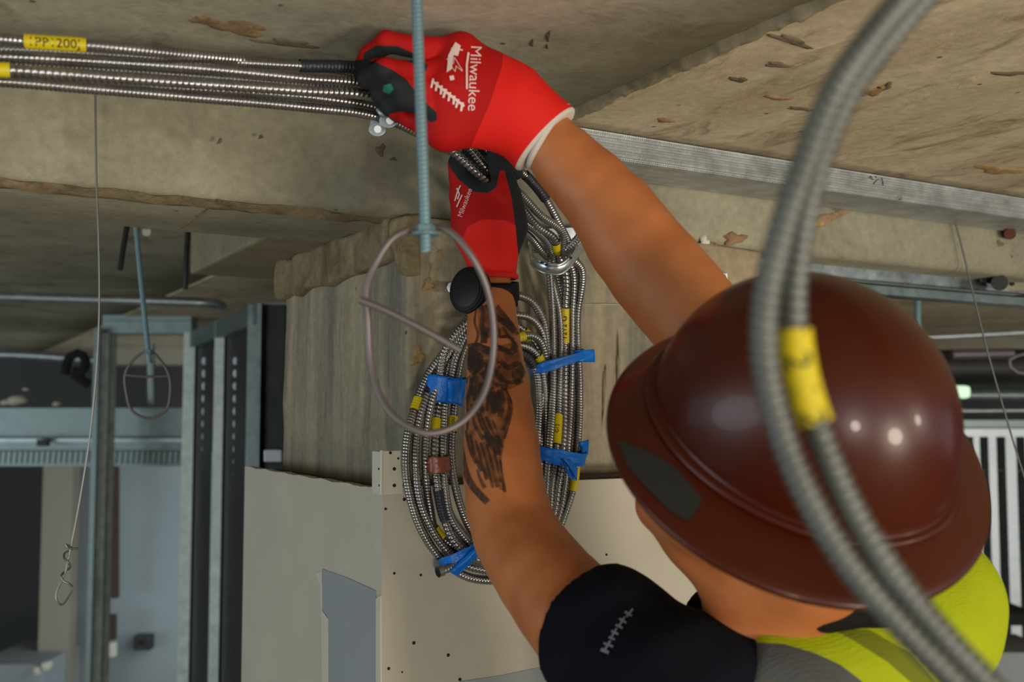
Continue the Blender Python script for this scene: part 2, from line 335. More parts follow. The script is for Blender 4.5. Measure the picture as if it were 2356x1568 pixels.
MB().abox(AD + 0.013, 1.62, BD + 0.013, BF, ZD - 0.02, ZD - 0.004).build('top_ledge', M['brown'], dw)
extrude_ab([(BD + 0.016, ZD - 0.004), (BD + 0.05, ZD - 0.004), (BD + 0.05, ZD + 0.006), (BD + 0.016, ZD + 0.004)], AD + 0.05, 1.62, 30, 0.002, 8, M['brown'], 'ledge_angle', dw, False)
def on_side(px, py):       # point on the side sheet plane seen at a pixel
    q = P(px, py, 1.0) - CAM; t = (AD - CAM @ A) / (q @ A); return CAM + q * t
def on_front(px, py, off=0.0):
    q = P(px, py, 1.0) - CAM; t = (BD - off - CAM @ B) / (q @ B); return CAM + q * t
def patch(name, pts, fn, mat, d, parent): return MB().prism([fn(*p) for p in pts], d).build(name, mat, parent)
patch('grey_patch', [(743, 1308), (800, 1328), (866, 1358), (868, 1420), (866, 1600), (757, 1600), (757, 1420), (742, 1400)], on_side, M['compound'], -A * 0.0012, dw)
patch('compound_edge', [(739, 1340), (743, 1340), (743, 1402), (757, 1422), (757, 1600), (744, 1600), (742, 1420)], on_side, M['bead'], -A * 0.002, dw)
patch('compound_edge', [(868, 1376), (878, 1370), (879, 1600), (868, 1600)], on_side, M['bead'], -A * 0.002, dw)
patch('paper_tear', [(727, 1318), (744, 1314), (744, 1344), (736, 1342)], on_side, M['bead'], -A * 0.0012, dw)
patch('grey_patch', [(1060, 1566), (1150, 1553), (1240, 1534), (1310, 1525), (1420, 1600), (1400, 1680), (1060, 1680)], on_front, M['compound'], -B * 0.0012, dw)
# screw holes
k = 0
for (x, y, r_) in [(887, 1170, 3), (907, 1318, 3), (968, 1322, 3), (952, 1478, 4), (1031, 1506, 4), (894, 1537, 3.5), (1058, 1562, 4), (925, 1545, 2), (1633, 1350, 7), (930, 1148, 4), (1395, 1275, 3)]:
    c = on_front(x, y); rr = r_ / F * 1.35; th = np.linspace(0, 2 * np.pi, 10, endpoint=False)
    MB().prism([c + rr * (math.cos(t) * A + math.sin(t) * np.array([0, 0, 1])) for t in th], -B * 0.0008).build('screw_hole', M['hole'], dw)
# corner bead with punched flanges sticking up over the corner
cb = empty('corner_bead', on_front(880, 1130)); tag(cb, 'white perforated metal corner bead poking up above the drywall corner', 'corner bead')
z0 = -0.107; z1 = -0.052
MB().abox(AD - 0.002, AD + 0.026, BD - 0.004, BD - 0.002, z0, z1).build('front_flange', M['bead'], cb)
MB().abox(AD - 0.004, AD - 0.002, BD - 0.002, BD + 0.026, z0, z1 - 0.001).build('side_flange', M['bead'], cb)
MB().tube([AB(AD - 0.003, BD - 0.003, z0), AB(AD - 0.003, BD - 0.003, z1 + 0.001)], 0.0022, 8).build('nose', M['bead'], cb)
for (x, y, r_) in [(898, 1041, 3.5), (916, 1054, 2.5), (907, 1078, 4), (907, 1116, 4), (918, 1108, 0), (872, 1078, 2.5), (873, 1116, 2.5)]:
    if not r_: continue
    sd = x < 880; q = P(x, y, 1) - CAM
    t = ((AD - 0.004 - CAM @ A) / (q @ A)) if sd else ((BD - 0.004 - CAM @ B) / (q @ B)); c = CAM + q * t
    u = B if sd else A; rr = r_ / F * 1.34; th = np.linspace(0, 2 * np.pi, 12, endpoint=False)
    MB().prism([c + rr * (math.cos(t) * u + math.sin(t) * np.array([0, 0, 1])) for t in th], (-A if sd else -B) * 0.0008).build('punched_hole', M['hole'], cb)
rd = rough_box(0.56, 0.70, 1.275, 1.30, ZD - 0.006, ZD + 0.004, 0.01, 0.004, 6, 'red_rag_strip', plain('dark_red_scrap', rgb(96, 52, 40), 0.8), None)
tag(rd, 'dull red scrap strip lying on the ledge left of the corner bead', 'scrap')

# long galvanised track under the slab, right
z_t = 0.395; b0 = 1.207
prof = [(b0 + .014, z_t), (b0, z_t)]
nr = 9
for i in range(nr): prof += [(b0 + (0.0018 if i % 2 else 0), z_t - 0.0041 * (i + 0.3)), (b0 + (0.0018 if i % 2 else 0), z_t - 0.0041 * (i + 0.75))]
zb = z_t - 0.038; prof += [(b0 + .0015, zb), (b0 + .005, zb - 0.002)]
for i in range(9):
    b_ = b0 + 0.009 + 0.0104 * i; prof += [(b_, zb - 0.0022 + (0.0014 if i % 2 else 0)), (b_ + 0.006, zb - 0.0022 + (0.0014 if i % 2 else 0))]
prof += [(1.3105, zb), (1.3115, z_t), (1.307, z_t), (1.307, zb + 0.003), (b0 + .005, zb + 0.002), (b0 + .0035, zb + 0.004), (b0 + .0035, z_t - 0.003), (b0 + .014, z_t - 0.003)]
tk = empty('ceiling_track', AB(2, 1.26, zb)); tag(tk, 'long ribbed galvanised steel track under the slab right of the red glove', 'metal track')
extrude_ab(prof, 0.655, 5.2, 2, 0, 0, M['track'], 'channel', tk, False)
for a_ in (1.0, 1.9, 3.2): MB().tube([AB(a_, 1.28, zb + 0.003), AB(a_, 1.28, ZS)], 0.004, 8).build('fixing_pin', M['galv'], tk)
def flat_strokes(name, strokes, wpx, planefn, mat, lift, parent):
    mb = MB()
    for s in strokes:
        s = np.array(s, float)
        for i in range(len(s) - 1):
            d = s[i + 1] - s[i]; d /= np.linalg.norm(d); nn = np.array([-d[1], d[0]]) * wpx / 2; e = d * wpx * 0.35
            q = [s[i] - e + nn, s[i + 1] + e + nn, s[i + 1] + e - nn, s[i] - e - nn]
            mb.prism([planefn(*p) for p in q], lift)
    return mb.build(name, mat, parent)
def on_b(bv):
    def f(px, py):
        q = P(px, py, 1.0) - CAM; return CAM + q * ((bv - CAM @ B) / (q @ B))
    return f
flat_strokes('handwritten_mark', [[(2000, 409), (2003, 405), (2006, 408), (2005, 412), (2010, 413)], [(2014, 405), (2016, 409)], [(2021, 412), (2016, 415), (2010, 423)], [(2029, 409), (2032, 426)]], 1.6, on_b(1.2068), M['ink'], -B * 0.0003, tk)
MB().tube([AB(1.45, 1.2100, zb + 0.004), AB(1.45, 1.2040, zb + 0.004)], 0.0035, 12).build('screw', M['zinc'], tk)

# far walls of the floor plate
st(MB().abox(-6.5, 9.0, 8.6, 8.8, -CZ, ZS).build('wall_back', M['darkwall']))
st(MB().abox(8.8, 9.0, -1, 8.6, -CZ, ZS).build('wall_right', M['darkwall']))

# spalls, drips and chips left on the concrete
def on_slab(px, py, z=None):
    q = P(px, py, 1.0) - CAM; z = ZS if z is None else z; return CAM + q * (z / q[2])
def on_face(px, py):
    q = P(px, py, 1.0) - CAM; return CAM + q * ((BF - CAM @ B) / (q @ B))
def chip(name, cx, cy, rx, ry, ang, fn, nrm, hgt, mat, seed, parent=None):
    r = np.random.default_rng(seed); n = 18; ca, sa = math.cos(ang), math.sin(ang); nn = np.array(nrm, float); V = [fn(cx, cy) + nn * hgt]
    for k_, (s_, h_) in enumerate(((0.5, 1.0), (0.85, 0.7), (1.0, -0.2))):
        for i in range(n):
            t = 2 * np.pi * i / n; g = s_ * (1 + 0.28 * math.sin(3 * t + seed) + 0.18 * math.sin(5 * t + 2 * seed) + 0.12 * (r.random() - .5)); x = rx * g * math.cos(t); y = ry * g * math.sin(t)
            V.append(fn(cx + x * ca - y * sa, cy + x * sa + y * ca) + nn * hgt * h_ * (0.7 + 0.6 * r.random()))
    f = [(0, 1 + i, 1 + (i + 1) % n) for i in range(n)] + [(1 + k_ * n + i, 1 + (k_ + 1) * n + i, 1 + (k_ + 1) * n + (i + 1) % n, 1 + k_ * n + (i + 1) % n) for k_ in range(2) for i in range(n)]
    return link(name, V, f, mat, parent, True)
dn = (0, 0, -1); nf = tuple(-B)
sg = empty('ceiling_spall', on_slab(1500, 200)); tag(sg, kind='structure')
tan = concrete('spall_tan', rgb(198, 168, 118), rgb(160, 128, 84), rgb(110, 80, 50), (1, 1, 1), 12.0, 0.6, 0.8)
rust_ = concrete('spall_rust', rgb(176, 142, 110), rgb(148, 118, 90), rgb(116, 88, 66), (1, 1, 1), 14.0, 0.6, 0.8)
dark_ = concrete('spall_dark', rgb(126, 114, 90), rgb(98, 90, 70), rgb(72, 64, 50), (1, 1, 1), 14.0, 0.5, 0.6)
for i, (x, y, rx, ry, a_, m_) in enumerate([(2012, 208, 34, 9, -.2, tan), (2040, 198, 16, 6, -.5, dark_), (1985, 216, 14, 4, -.2, rust_), (1820, 92, 46, 8, .3, dark_), (1790, 148, 28, 6, .1, dark_), (1530, 276, 20, 5, .1, rust_), (1790, 224, 34, 4, .1, rust_), (1700, 182, 22, 5, .1, dark_),
    (540, 62, 80, 15, .15, rust_), (660, 98, 70, 7, .1, dark_), (470, 45, 30, 8, .1, rust_), (578, 66, 14, 9, .1, tan), (2300, 390, 60, 9, .1, tan), (2320, 168, 40, 4, .0, dark_), (1262, 82, 5, 11, .2, dark_), (1225, 98, 4, 8, .2, dark_), (1260, 106, 3, 5, 0, dark_), (1850, 250, 40, 3, .1, dark_)]):
    chip('spall', x, y, rx, ry, a_, lambda p, q: on_slab(p, q, ZS - (0.006 if p > 1420 else 0)), dn, 0.0022, m_, i + 3, sg)
for i, (x, y, rx, ry, a_, m_) in enumerate([(1905, 500, 70, 12, -.32, rust_), (1960, 478, 46, 6, -.15, dark_), (1880, 512, 22, 9, -.3, tan), (876, 345, 10, 14, .4, dark_), (905, 366, 8, 4, .1, dark_), (600, 315, 5, 4, 0, dark_), (505, 325, 4, 7, .6, dark_), (2300, 560, 10, 6, .5, dark_)]):
    chip('spall', x, y, rx, ry, a_, on_face, nf, 0.0022, m_, i + 40, beam)
for i, (x, y, rx, ry, a_, m_) in enumerate([(1620, 556, 10, 16, 0, M['bead']), (1690, 548, 26, 14, 0, rust_), (1640, 575, 8, 20, 0, tan), (1388, 900, 3, 60, .05, M['soffit']), (1420, 850, 2, 80, .0, M['soffit']), (1395, 700, 46, 1.2, 0.02, M['bead']), (985, 655, 12, 16, 0, tan), (960, 820, 14, 22, .3, tan), (1000, 600, 18, 40, .1, M['patch'])]):
    chip('stain_ridge', x, y, rx, ry, a_, on_face, nf, 0.0045, m_, i + 70, col)

# ------------------------------------------------------------------ background framing, left bay
ZHAT = np.array([0, 0, 1.0])
def pbox(px0, px1, py0, py1, d, thick, name, mat, parent=None, d1=None, bevel=0, floor=False):
    d1 = d1 or d; c = [P(px0, py1, d), P(px1, py1, d1), P(px1, py0, d1), P(px0, py0, d)]
    if floor: c[0] = np.array([c[3][0], c[3][1], 0]); c[1] = np.array([c[2][0], c[2][1], 0])
    c = np.array(c); off = np.array([0, thick, 0])
    return MB().hexa([c[0], c[1], c[1] + off, c[0] + off, c[3], c[2], c[2] + off, c[3] + off]).build(name, mat, parent, bevel=bevel)
def cstud(px, d, w_px, ztop, name='stud', parent=None, ang=0.0, mat=None, depth=0.09, holes=True):
    """upright C-stud: flange toward us w_px wide, web running back, lips, knock-out holes shown as stamped ribs"""
    p = P(px, 784, d); w_ = w_px / F * d; r = np.array([math.cos(ang), math.sin(ang), 0]); bk = np.array([-math.sin(ang), math.cos(ang), 0]); t = 0.002
    x0 = p - r * w_ / 2; pr = [x0, x0 + r * w_, x0 + r * w_ + bk * 0.01, x0 + r * (w_ - t) + bk * 0.01, x0 + r * (w_ - t) + bk * t, x0 + r * t + bk * t,
        x0 + r * t + bk * (depth - t), x0 + r * (w_ - t) + bk * (depth - t), x0 + r * (w_ - t) + bk * (depth - 0.01), x0 + r * w_ + bk * (depth - 0.01), x0 + r * w_ + bk * depth, x0 + bk * depth]
    pr = np.array(pr); pr[:, 2] = 0.0
    return MB().prism(pr, (0, 0, ztop + CZ)).build(name, mat or M['stud'], parent)
# framed opening with header (left)
fr = empty('stud_frame', np.array([*P(330, 784, 4.5)[:2], 0])); tag(fr, 'green-grey steel stud frame with a door opening, behind the hanging wire', 'stud frame')
cstud(236, 4.5, 30, 0.345, 'stud', fr, mat=M['litstud'])
cstud(222, 4.44, 12, 0.345, 'stud', fr)
pbox(236, 440, 712, 738, 4.52, 0.09, 'top_track', M['stud'], fr)
pbox(236, 440, 738, 766, 4.50, 0.09, 'top_track', M['stud'], fr)
# header box
pbox(-80, 432, 938, 1008, 4.75, 0.12, 'header', M['stud'], fr)
pbox(-80, 432, 1008, 1016, 4.70, 0.14, 'header_lip', M['galv'], fr)
pbox(-80, 432, 1016, 1036, 4.76, 0.12, 'header_web', M['stud'], fr)
hb = MB()
for i in range(40):
    x = -76 + i * 12.8; c = P(x, 1050, 4.73); e = P(x + 8, 1050, 4.73)
    c0 = P(x, 1066, 4.73); hb.hexa([c0, P(x + 9, 1066, 4.73), P(x + 9, 1066, 4.76), P(x, 1066, 4.76), P(x + 3, 1038, 4.73), P(x + 12, 1038, 4.73), P(x + 12, 1038, 4.76), P(x + 3, 1038, 4.76)])
o = hb.build('corrugation', M['stud'], fr)
pbox(-80, 432, 1036, 1072, 4.76, 0.1, 'header_track', M['stud'], fr)
pbox(84, 108, 1010, 1026, 4.66, 0.03, 'clip', M['darksteel'], fr)
# receding stud wall next to the column
sw = empty('stud_wall', np.array([*P(520, 784, 3.6)[:2], 0])); tag(sw, 'row of upright steel studs receding beside the concrete column', 'stud wall')
pn, pf = P(592, 695, 3.0), P(432, 766, 4.2)
dirw = (pf - pn); dirw[2] = 0; dirw /= np.linalg.norm(dirw); nrm = np.array([-dirw[1], dirw[0], 0])
zt = 0.309
for (px, w_, dd) in [(436, 26, 4.15), (505, 22, 3.62), (581, 24, 3.05)]:
    cstud(px, dd, w_, zt, 'stud', sw, 0.0, depth=0.06, mat=M['litstud'] if px < 540 else M['stud'])  # the two farther studs take the painted-lit steel
t0 = pn.copy(); t0[2] = CZ + zt; t1 = pf.copy(); t1[2] = CZ + zt
MB().hexa([t0 - [0, 0, .06], t0 - [0, 0, .06] + [0.1, 0.05, 0], t1 - [0, 0, .06] + [0.1, 0.05, 0], t1 - [0, 0, .06], t0, t0 + [0.1, 0.05, 0], t1 + [0.1, 0.05, 0], t1]).build('top_track', M['stud'], sw)
# punched webs between the studs
def web(pxs, ds, py0, py1):
    a_, b_ = P(pxs[0], 784, ds[0]), P(pxs[1], 784, ds[1]); a_[2] = b_[2] = 0; off = np.array([0, 0.004, 0])
    MB().hexa([a_, b_, b_ + off, a_ + off, a_ + ZHAT * (CZ + zt - .06), b_ + ZHAT * (CZ + zt - .06), b_ + off + ZHAT * (CZ + zt - .06), a_ + off + ZHAT * (CZ + zt - .06)]).build('web', M['darksteel'], sw)
    for i in range(26):
        y = 830 + i * 29; x = (pxs[0] * 0.55 + pxs[1] * 0.45); d_ = (ds[0] + ds[1]) / 2 - 0.03
        if y > 1600: break
        MB().prism([P(x + 5 * math.cos(t), y + 9 * math.sin(t), d_) for t in np.linspace(0, 2 * np.pi, 8, endpoint=False)], (0, 0.01, 0)).build('punched_tab', M['galv'], sw)
web((450, 492), (4.2, 3.75)  , 0, 0); web((518, 568), (3.66, 3.2), 0, 0)
pbox(597, 656, 700, 1120, 2.75, 0.02, 'end_panel', M['darksteel'], sw, d1=2.62, floor=True)
pbox(592, 602, 697, 1120, 2.70, 0.05, 'corner_post', M['stud'], sw, floor=True)
sl = pbox(606, 648, 1034, 1062, 2.59, 0.045, 'white_box', plain('white_plastic', rgb(215, 218, 222), 0.5), None, bevel=0.004)
tag(sl, 'small white box on the ledge left of the concrete column', 'box')
# pipes
def elbowpipe(name, pts, r, mat, label, cat, group=None, parent=None):
    o = MB().tube(spline(PP(pts), 0.03), r, 14).build(name, mat, parent, smooth=True)
    if parent is None: tag(o, label, cat, group)
    return o
elbowpipe('pipe', [(-120, 678, 3.1), (200, 688, 3.15), (420, 694, 3.2), (490, 697, 3.22), (505, 700, 3.3), (510, 704, 3.5)], 0.015, M['galv'], 'silver conduit pipe running under the slab at upper left', 'pipe')
elbowpipe('pipe', [(-120, 812, 5.4), (80, 818, 5.4), (238, 830, 5.4)], 0.022, M['galv'], 'thin grey pipe in the dark bay above the door header', 'pipe')
# dark services in the ceiling void
elbowpipe('duct', [(-200, 765, 6.6), (600, 770, 6.6)], 0.06, M['darksteel'], 'dark round duct deep in the left bay', 'duct')
o = elbowpipe('hanging_hose', [(150, 860, 4.9), (160, 822, 4.9), (185, 812, 4.9), (198, 838, 4.9), (180, 858, 4.9), (165, 850, 4.9), (178, 866, 4.9), (205, 884, 4.9)], 0.022, M['hole'], 'black coiled hose hanging from the pipe in the left bay', 'hose')
st(pbox(225, 520, 762, 838, 6.9, 0.3, 'trim_2', M['beige'], None))
for (x, y, s) in [(40, 920, 17), (12, 926, 9), (130, 929, 7), (60, 895, 5)]:
    n_ = 7; v = []; r = np.random.default_rng(int(x)); c = P(x, y, 4.8); rr = s / F * 4.8
    bm = bmesh.new(); bmesh.ops.create_icosphere(bm, subdivisions=2, radius=rr)
    for q in bm.verts: q.co = Vector(c) + Vector((q.co.x * 1.5, q.co.y, q.co.z * 0.8)) * (0.8 + 0.4 * r.random())
    V = [q.co[:] for q in bm.verts]; f = [tuple(l.vert.index for l in g.loops) for g in bm.faces]; bm.free()
    o = link('plastic_bag', V, f, M['bead'], smooth=True)
    tag(o, {40: 'largest white crumpled plastic scrap on the left header', 12: 'small white scrap at the left end of the header', 130: 'tiny white scrap on the header nearest the hanging wire', 60: 'tiny pale scrap above the crumpled plastic on the header'}[x], 'scrap', 'white scraps on the door header')
# wall seen through the opening
st(pbox(168, 620, 1040, 1600, 6.6, 0.12, 'wall_left', M['bluewall'], None, floor=True))
st(pbox(100, 168, 1060, 1600, 6.4, 0.12, 'trim_3', M['beige'], None, floor=True))
tag(pbox(246, 268, 1072, 1376, 6.3, 0.05, 'brown_batten', M['brown'], None), 'long dark brown batten on the far wall beside the bright stud', 'batten')
tag(pbox(242, 262, 1415, 1472, 6.3, 0.05, 'brown_batten', M['brown'], None), 'short brown batten below the long one on the far wall', 'batten')
tag(pbox(240, 264, 1478, 1512, 6.3, 0.05, 'switch_plate', M['bead'], None, bevel=0.01), 'pale switch plate under the short brown batten', 'switch plate')
ob = pbox(306, 346, 1462, 1496, 6.4, 0.08, 'outlet_box', M['darksteel'], None, bevel=0.01); tag(ob, 'black electrical outlet box on the far grey wall', 'outlet box')
MB().prism([P(324 + 7 * math.cos(t), 1478 + 7 * math.sin(t), 6.39) for t in np.linspace(0, 6.28, 9)[:-1]], (0, 0.01, 0)).build('knockout', M['hole'], ob)
for (x, y) in ((82, 1544), (100, 1534)):
    o = pbox(x - 9, x + 9, y - 10, y + 10, 5.9, 0.08, 'paint_tub', M['bead'], None, bevel=0.02); tag(o, 'white tub in the dark doorway, ' + ('left' if x < 90 else 'right') + ' of two', 'tub', 'tubs in the left doorway')
tag(pbox(-60, 96, 1528, 1600, 6.0, 0.6, 'work_bench', M['compound'], None, floor=True), 'low grey bench in the dark doorway at lower left', 'bench')
# threaded rods with bridle rings
def bridle(name, label, rod_pts, rod_r, nutc, ring_pts, wr, group, parts=True, bar=None):
    root = empty(name, P(*rod_pts[0])); tag(root, label, 'hanger', group)
    mb = MB(); pts = spline(PP(rod_pts), 0.0011 if parts else 0.02)
    if parts:
        s = np.arange(len(pts)); V, f = tube_geo(pts, rod_r, 12, False, lambda th: 1 + 0.03 * np.cos(s[:, None] * 2 * np.pi / 1.4 * 1.0 + th[None]))
        link('threaded_rod', V, f, M['rod'], root, True)
    else: mb.tube(pts, rod_r, 8).build('threaded_rod', M['rod'], root, smooth=True)
    c = P(*nutc)
    def nut(c, r, h, n_):
        th = np.linspace(0, 2 * np.pi, n_, endpoint=False); MB().prism([c + r * np.array([math.cos(t), math.sin(t), 0]) for t in th], (0, 0, h)).build('nut' if n_ == 6 else 'washer', M['rod'], root)
    nut(c, rod_r * 2.0, rod_r * 1.3, 6); nut(c + np.array([0, 0, -rod_r * .4]), rod_r * 2.6, rod_r * .35, 20)
    MB().tube(spline(PP(ring_pts), 0.004), wr, 10).build('wire_ring', M['wire'], root, smooth=True)
    if bar: MB().tube(spline(PP(bar), 0.004), wr, 10).build('ring_tail', M['wire'], root, smooth=True)
    return root
dR = 0.88
bridle('bridle_ring', 'blue-grey threaded rod with a large blurred wire ring in front of the gloves', [(953, -178, dR), (956.5, -74, dR), (966, 200, dR), (975, 430, dR), (980, 578, dR)], 0.0047, (978, 536, dR),
    [(x, y, dR - 0.01 * math.sin(i)) for i, (x, y) in enumerate([(940, 528), (905, 546), (868, 600), (843, 665), (846, 740), (852, 830), (872, 905), (915, 965), (985, 996), (1055, 975), (1108, 915), (1133, 830), (1134, 730), (1112, 640), (1075, 575), (1035, 532), (1002, 522), (985, 528)])],
    0.0031, 'bridle rings on threaded rods', True, [(828, 690, dR - .006), (860, 702, dR - .006), (960, 750, dR - .006), (1060, 806, dR - .004)])
d2 = 2.30
bridle('bridle_ring', 'small distant blue rod with wire ring hanging in the left bay', [(312, 512, d2), (326, 660, d2), (344, 835, d2)], 0.0058, (343, 812, d2),
    [(338, 806, d2), (315, 820, d2), (288, 860, d2), (290, 900, d2), (305, 945, d2), (345, 962, d2), (380, 945, d2), (392, 900, d2), (388, 860, d2), (362, 820, d2), (348, 806, d2)], 0.003, 'bridle rings on threaded rods', False, [(288, 862, d2), (335, 866, d2), (392, 864, d2)])
elbowpipe('pipe', [(346, 790, 5.0), (348, 935, 5.0)], 0.02, M['stud'], 'short grey upright pipe behind the small wire ring', 'pipe')
tag(MB().prism([P(337 + 10 * math.cos(t), 536 + 7 * math.sin(t), 2.38) for t in np.linspace(0, 6.28, 15)[:-1]], (0, 0, 0.012)).build('ceiling_anchor', M['bead']), 'tiny pale anchor cap on the slab beside the distant blue rod', 'anchor')
elbowpipe('hanger_strap', [(433, 520, 2.32), (428, 610, 2.3), (426, 665, 2.3)], 0.006, M['darksteel'], 'dark strap hanging from the slab right of the distant blue rod', 'strap')
elbowpipe('hanger_strap', [(292, 520, 2.33), (276, 620, 2.3)], 0.006, M['darksteel'], 'dark slanted strap just left of the distant blue rod', 'strap')
# hanging tie wires
dw1 = 1.19
o = MB().tube(spline(PP([(217.5, 116, dw1), (219, 200, dw1), (220, 300, dw1), (222, 420, dw1), (227, 560, dw1), (228.5, 700, dw1), (222, 850, dw1), (207, 1000, dw1), (188, 1125, dw1), (163, 1258, dw1), (152, 1310, dw1), (134, 1386, dw1), (137, 1389, dw1), (160, 1368, dw1 - .003), (167, 1350, dw1 - .003), (160, 1343, dw1 - .002), (144, 1334, dw1 - .004), (141, 1325, dw1 - .004), (152, 1312, dw1 + .004), (162, 1304, dw1), (157, 1292, dw1 - .005), (148, 1284, dw1 - .005), (149, 1272, dw1), (167, 1262, dw1 + .004), (160, 1256, dw1), (150, 1252, dw1 - .005), (152, 1256, dw1 - .004), (181, 1262, dw1 - .004)]), 0.0015), 0.00125, 8).build('tie_wire', M['thinwire'], smooth=True)
tag(o, 'thin steel wire hanging from the cables with a twisted hook end at left', 'wire', 'hanging tie wires')
dw2 = 2.0
o = MB().tube(spline(PP([(2180, 455, dw2), (2200, 520, dw2), (2240, 680, dw2), (2275, 820, dw2), (2315, 960, dw2), (2345, 1060, dw2), (2380, 1170, dw2)]), 0.01), 0.0019, 8).build('tie_wire', M['thinwire'], smooth=True)
tag(o, 'thin grey wire slanting down past the right side of the hard hat', 'wire', 'hanging tie wires')

# ------------------------------------------------------------------ right bay
def strut(name, p0, p1, h, mat, label, lip=True):
    root = empty(name, P(*p0)); tag(root, label, 'metal strut', 'ceiling struts in the right bay')
    a_, b_ = P(*p0), P(*p1); t = 0.003; dep = np.array([0.0, 0.041, 0]); up = ZHAT * h
    def bar(a, b, dd, uu, nm): MB().hexa([a, b, b + dd, a + dd, a + uu, b + uu, b + dd + uu, a + dd + uu]).build(nm, mat, root)
    bar(a_, b_, dep, ZHAT * t, 'bottom_web'); bar(a_, b_, np.array([0, t, 0]), up, 'front_flange'); bar(a_ + dep, b_ + dep, np.array([0, t, 0]), up, 'rear_flange')
    if lip: bar(a_ + up, b_ + up, np.array([0, 0.01, 0]), ZHAT * t, 'lip')
    return root
def strut_ab(b0, z1, h, a0, a1, mat, label):
    root = empty('ceiling_strut', AB(a0, b0, z1 - h)); tag(root, label, 'metal strut', 'ceiling struts in the right bay'); t = 0.0025
    MB().abox(a0, a1, b0, b0 + 0.03, z1 - h, z1 - h + t).build('web', mat, root)
    MB().abox(a0, a1, b0, b0 + t, z1 - h, z1).build('flange', mat, root); MB().abox(a0, a1, b0 + 0.03 - t, b0 + 0.03, z1 - h, z1).build('flange', mat, root)
    MB().abox(a0, a1, b0 - 0.001, b0 + t, z1 - h * 0.62, z1 - h * 0.52).build('rolled_bead', mat, root)
strut_ab(1.385, 0.268, 0.022, 1.25, 2.045, M['zinc'], 'bright silver strut nearest the beam, right of the hanging conduits')
strut_ab(1.43, 0.246, 0.019, 1.25, 3.6, M['stud'], 'greenish strut just below the bright silver one at right')
kn = MB(); kn.tube([P(2300, 650, 2.10), P(2300, 650, 2.16)], 0.016, 16); kn.hexa([P(2255, 648, 2.13), P(2296, 655, 2.13), P(2296, 655, 2.16), P(2255, 648, 2.16), P(2255, 634, 2.13), P(2296, 638, 2.13), P(2296, 638, 2.16), P(2255, 634, 2.16)])
tag(kn.build('strut_coupling', M['darksteel']), 'dark round coupling at the end of the silver strut', 'coupling')
pl_ = pbox(2300, 2356 + 60, 634, 668, 2.2, 0.012, 'strut_plate', M['beam'], None); tag(pl_, 'grey end plate with a bolt hole beside the dark coupling', 'plate')
MB().prism([P(2330 + 5 * math.cos(t), 652 + 5 * math.sin(t), 2.195) for t in np.linspace(0, 6.28, 9)[:-1]], (0, 0.01, 0)).build('bolt_hole', M['hole'], pl_)
elbowpipe('pipe', [(2112, 668, 3.4), (2112, 760, 3.4)], 0.011, M['rod'], 'short blue-grey drop rod above the hard hat at right', 'pipe')
elbowpipe('pipe', [(2080, 778, 4.2), (2250, 770, 4.2), (2420, 760, 4.2)], 0.013, M['galv'], 'silver pipe crossing level above the dark duct at right', 'pipe')
elbowpipe('duct', [(2150, 845, 5.0), (2420, 842, 5.0)], 0.085, M['darksteel'], 'large dark duct behind the pipe at right', 'duct')
elbowpipe('duct', [(2190, 815, 4.6), (2330, 812, 4.6)], 0.022, M['wire'], 'short grey duct sleeve at right behind the slanting wire', 'duct')
elbowpipe('pipe', [(2190, 908, 4.6), (2420, 908, 4.6)], 0.024, M['stud'], 'thick green-grey pipe right of the hard hat', 'pipe')
elbowpipe('pipe', [(2200, 945, 4.4), (2420, 943, 4.4)], 0.009, M['galv'], 'thin silver conduit above the stud track at right', 'pipe')
elbowpipe('cable_loop', [(2400, 860, 3.6), (2330, 850, 3.6), (2318, 832, 3.6), (2340, 818, 3.6), (2420, 812, 3.6)], 0.006, M['wire'], 'grey cable looped in the air at the far right', 'cable')
gl = pbox(2196, 2236, 886, 916, 4.4, 0.05, 'light_fitting', None or plain('white_green_fitting', rgb(205, 235, 205), 0.3), None, bevel=0.02)
gl.data.materials[0].node_tree.nodes['Principled BSDF'].inputs['Emission Color'].default_value = (0.7, 1, 0.7, 1)
gl.data.materials[0].node_tree.nodes['Principled BSDF'].inputs['Emission Strength'].default_value = 0.7
tag(gl, 'glowing pale green light fitting just right of the hard hat', 'light fitting')
sf = empty('stud_frame', np.array([*P(2320, 784, 4.7)[:2], 0])); tag(sf, 'bright steel stud partition right of the hard hat', 'stud frame')
pbox(2200, 2450, 966, 984, 4.7, 0.09, 'top_track', M['stud'], sf); pbox(2200, 2450, 986, 1004, 4.66, 0.12, 'top_track', M['galv'], sf)
for (x, w_) in ((2276, 18), (2318, 24), (2360, 18), (2402, 20), (2240, 14)): cstud(x, 4.75, w_, -0.09, 'stud', sf, 0, mat=M['galv'])
pbox(2200, 2450, 1080, 1084, 4.73, 0.02, 'brace', M['darksteel'], sf)
st(pbox(2200, 2500, 975, 1700, 5.3, 0.1, 'wall_far_right', plain('far_pale_wall', rgb(150, 156, 154), 0.8), None, floor=True))
tag(pbox(2292, 2356 + 40, 1408, 1442, 4.3, 0.3, 'black_tool_bag', M['hole'], None, bevel=0.03), 'black bag at the right edge below the studs', 'bag')
tag(pbox(2270, 2356 + 80, 1500, 1640, 4.1, 0.35, 'pallet_box', M['compound'], None, bevel=0.01, floor=True), 'grey box on the floor at the lower right edge', 'box')
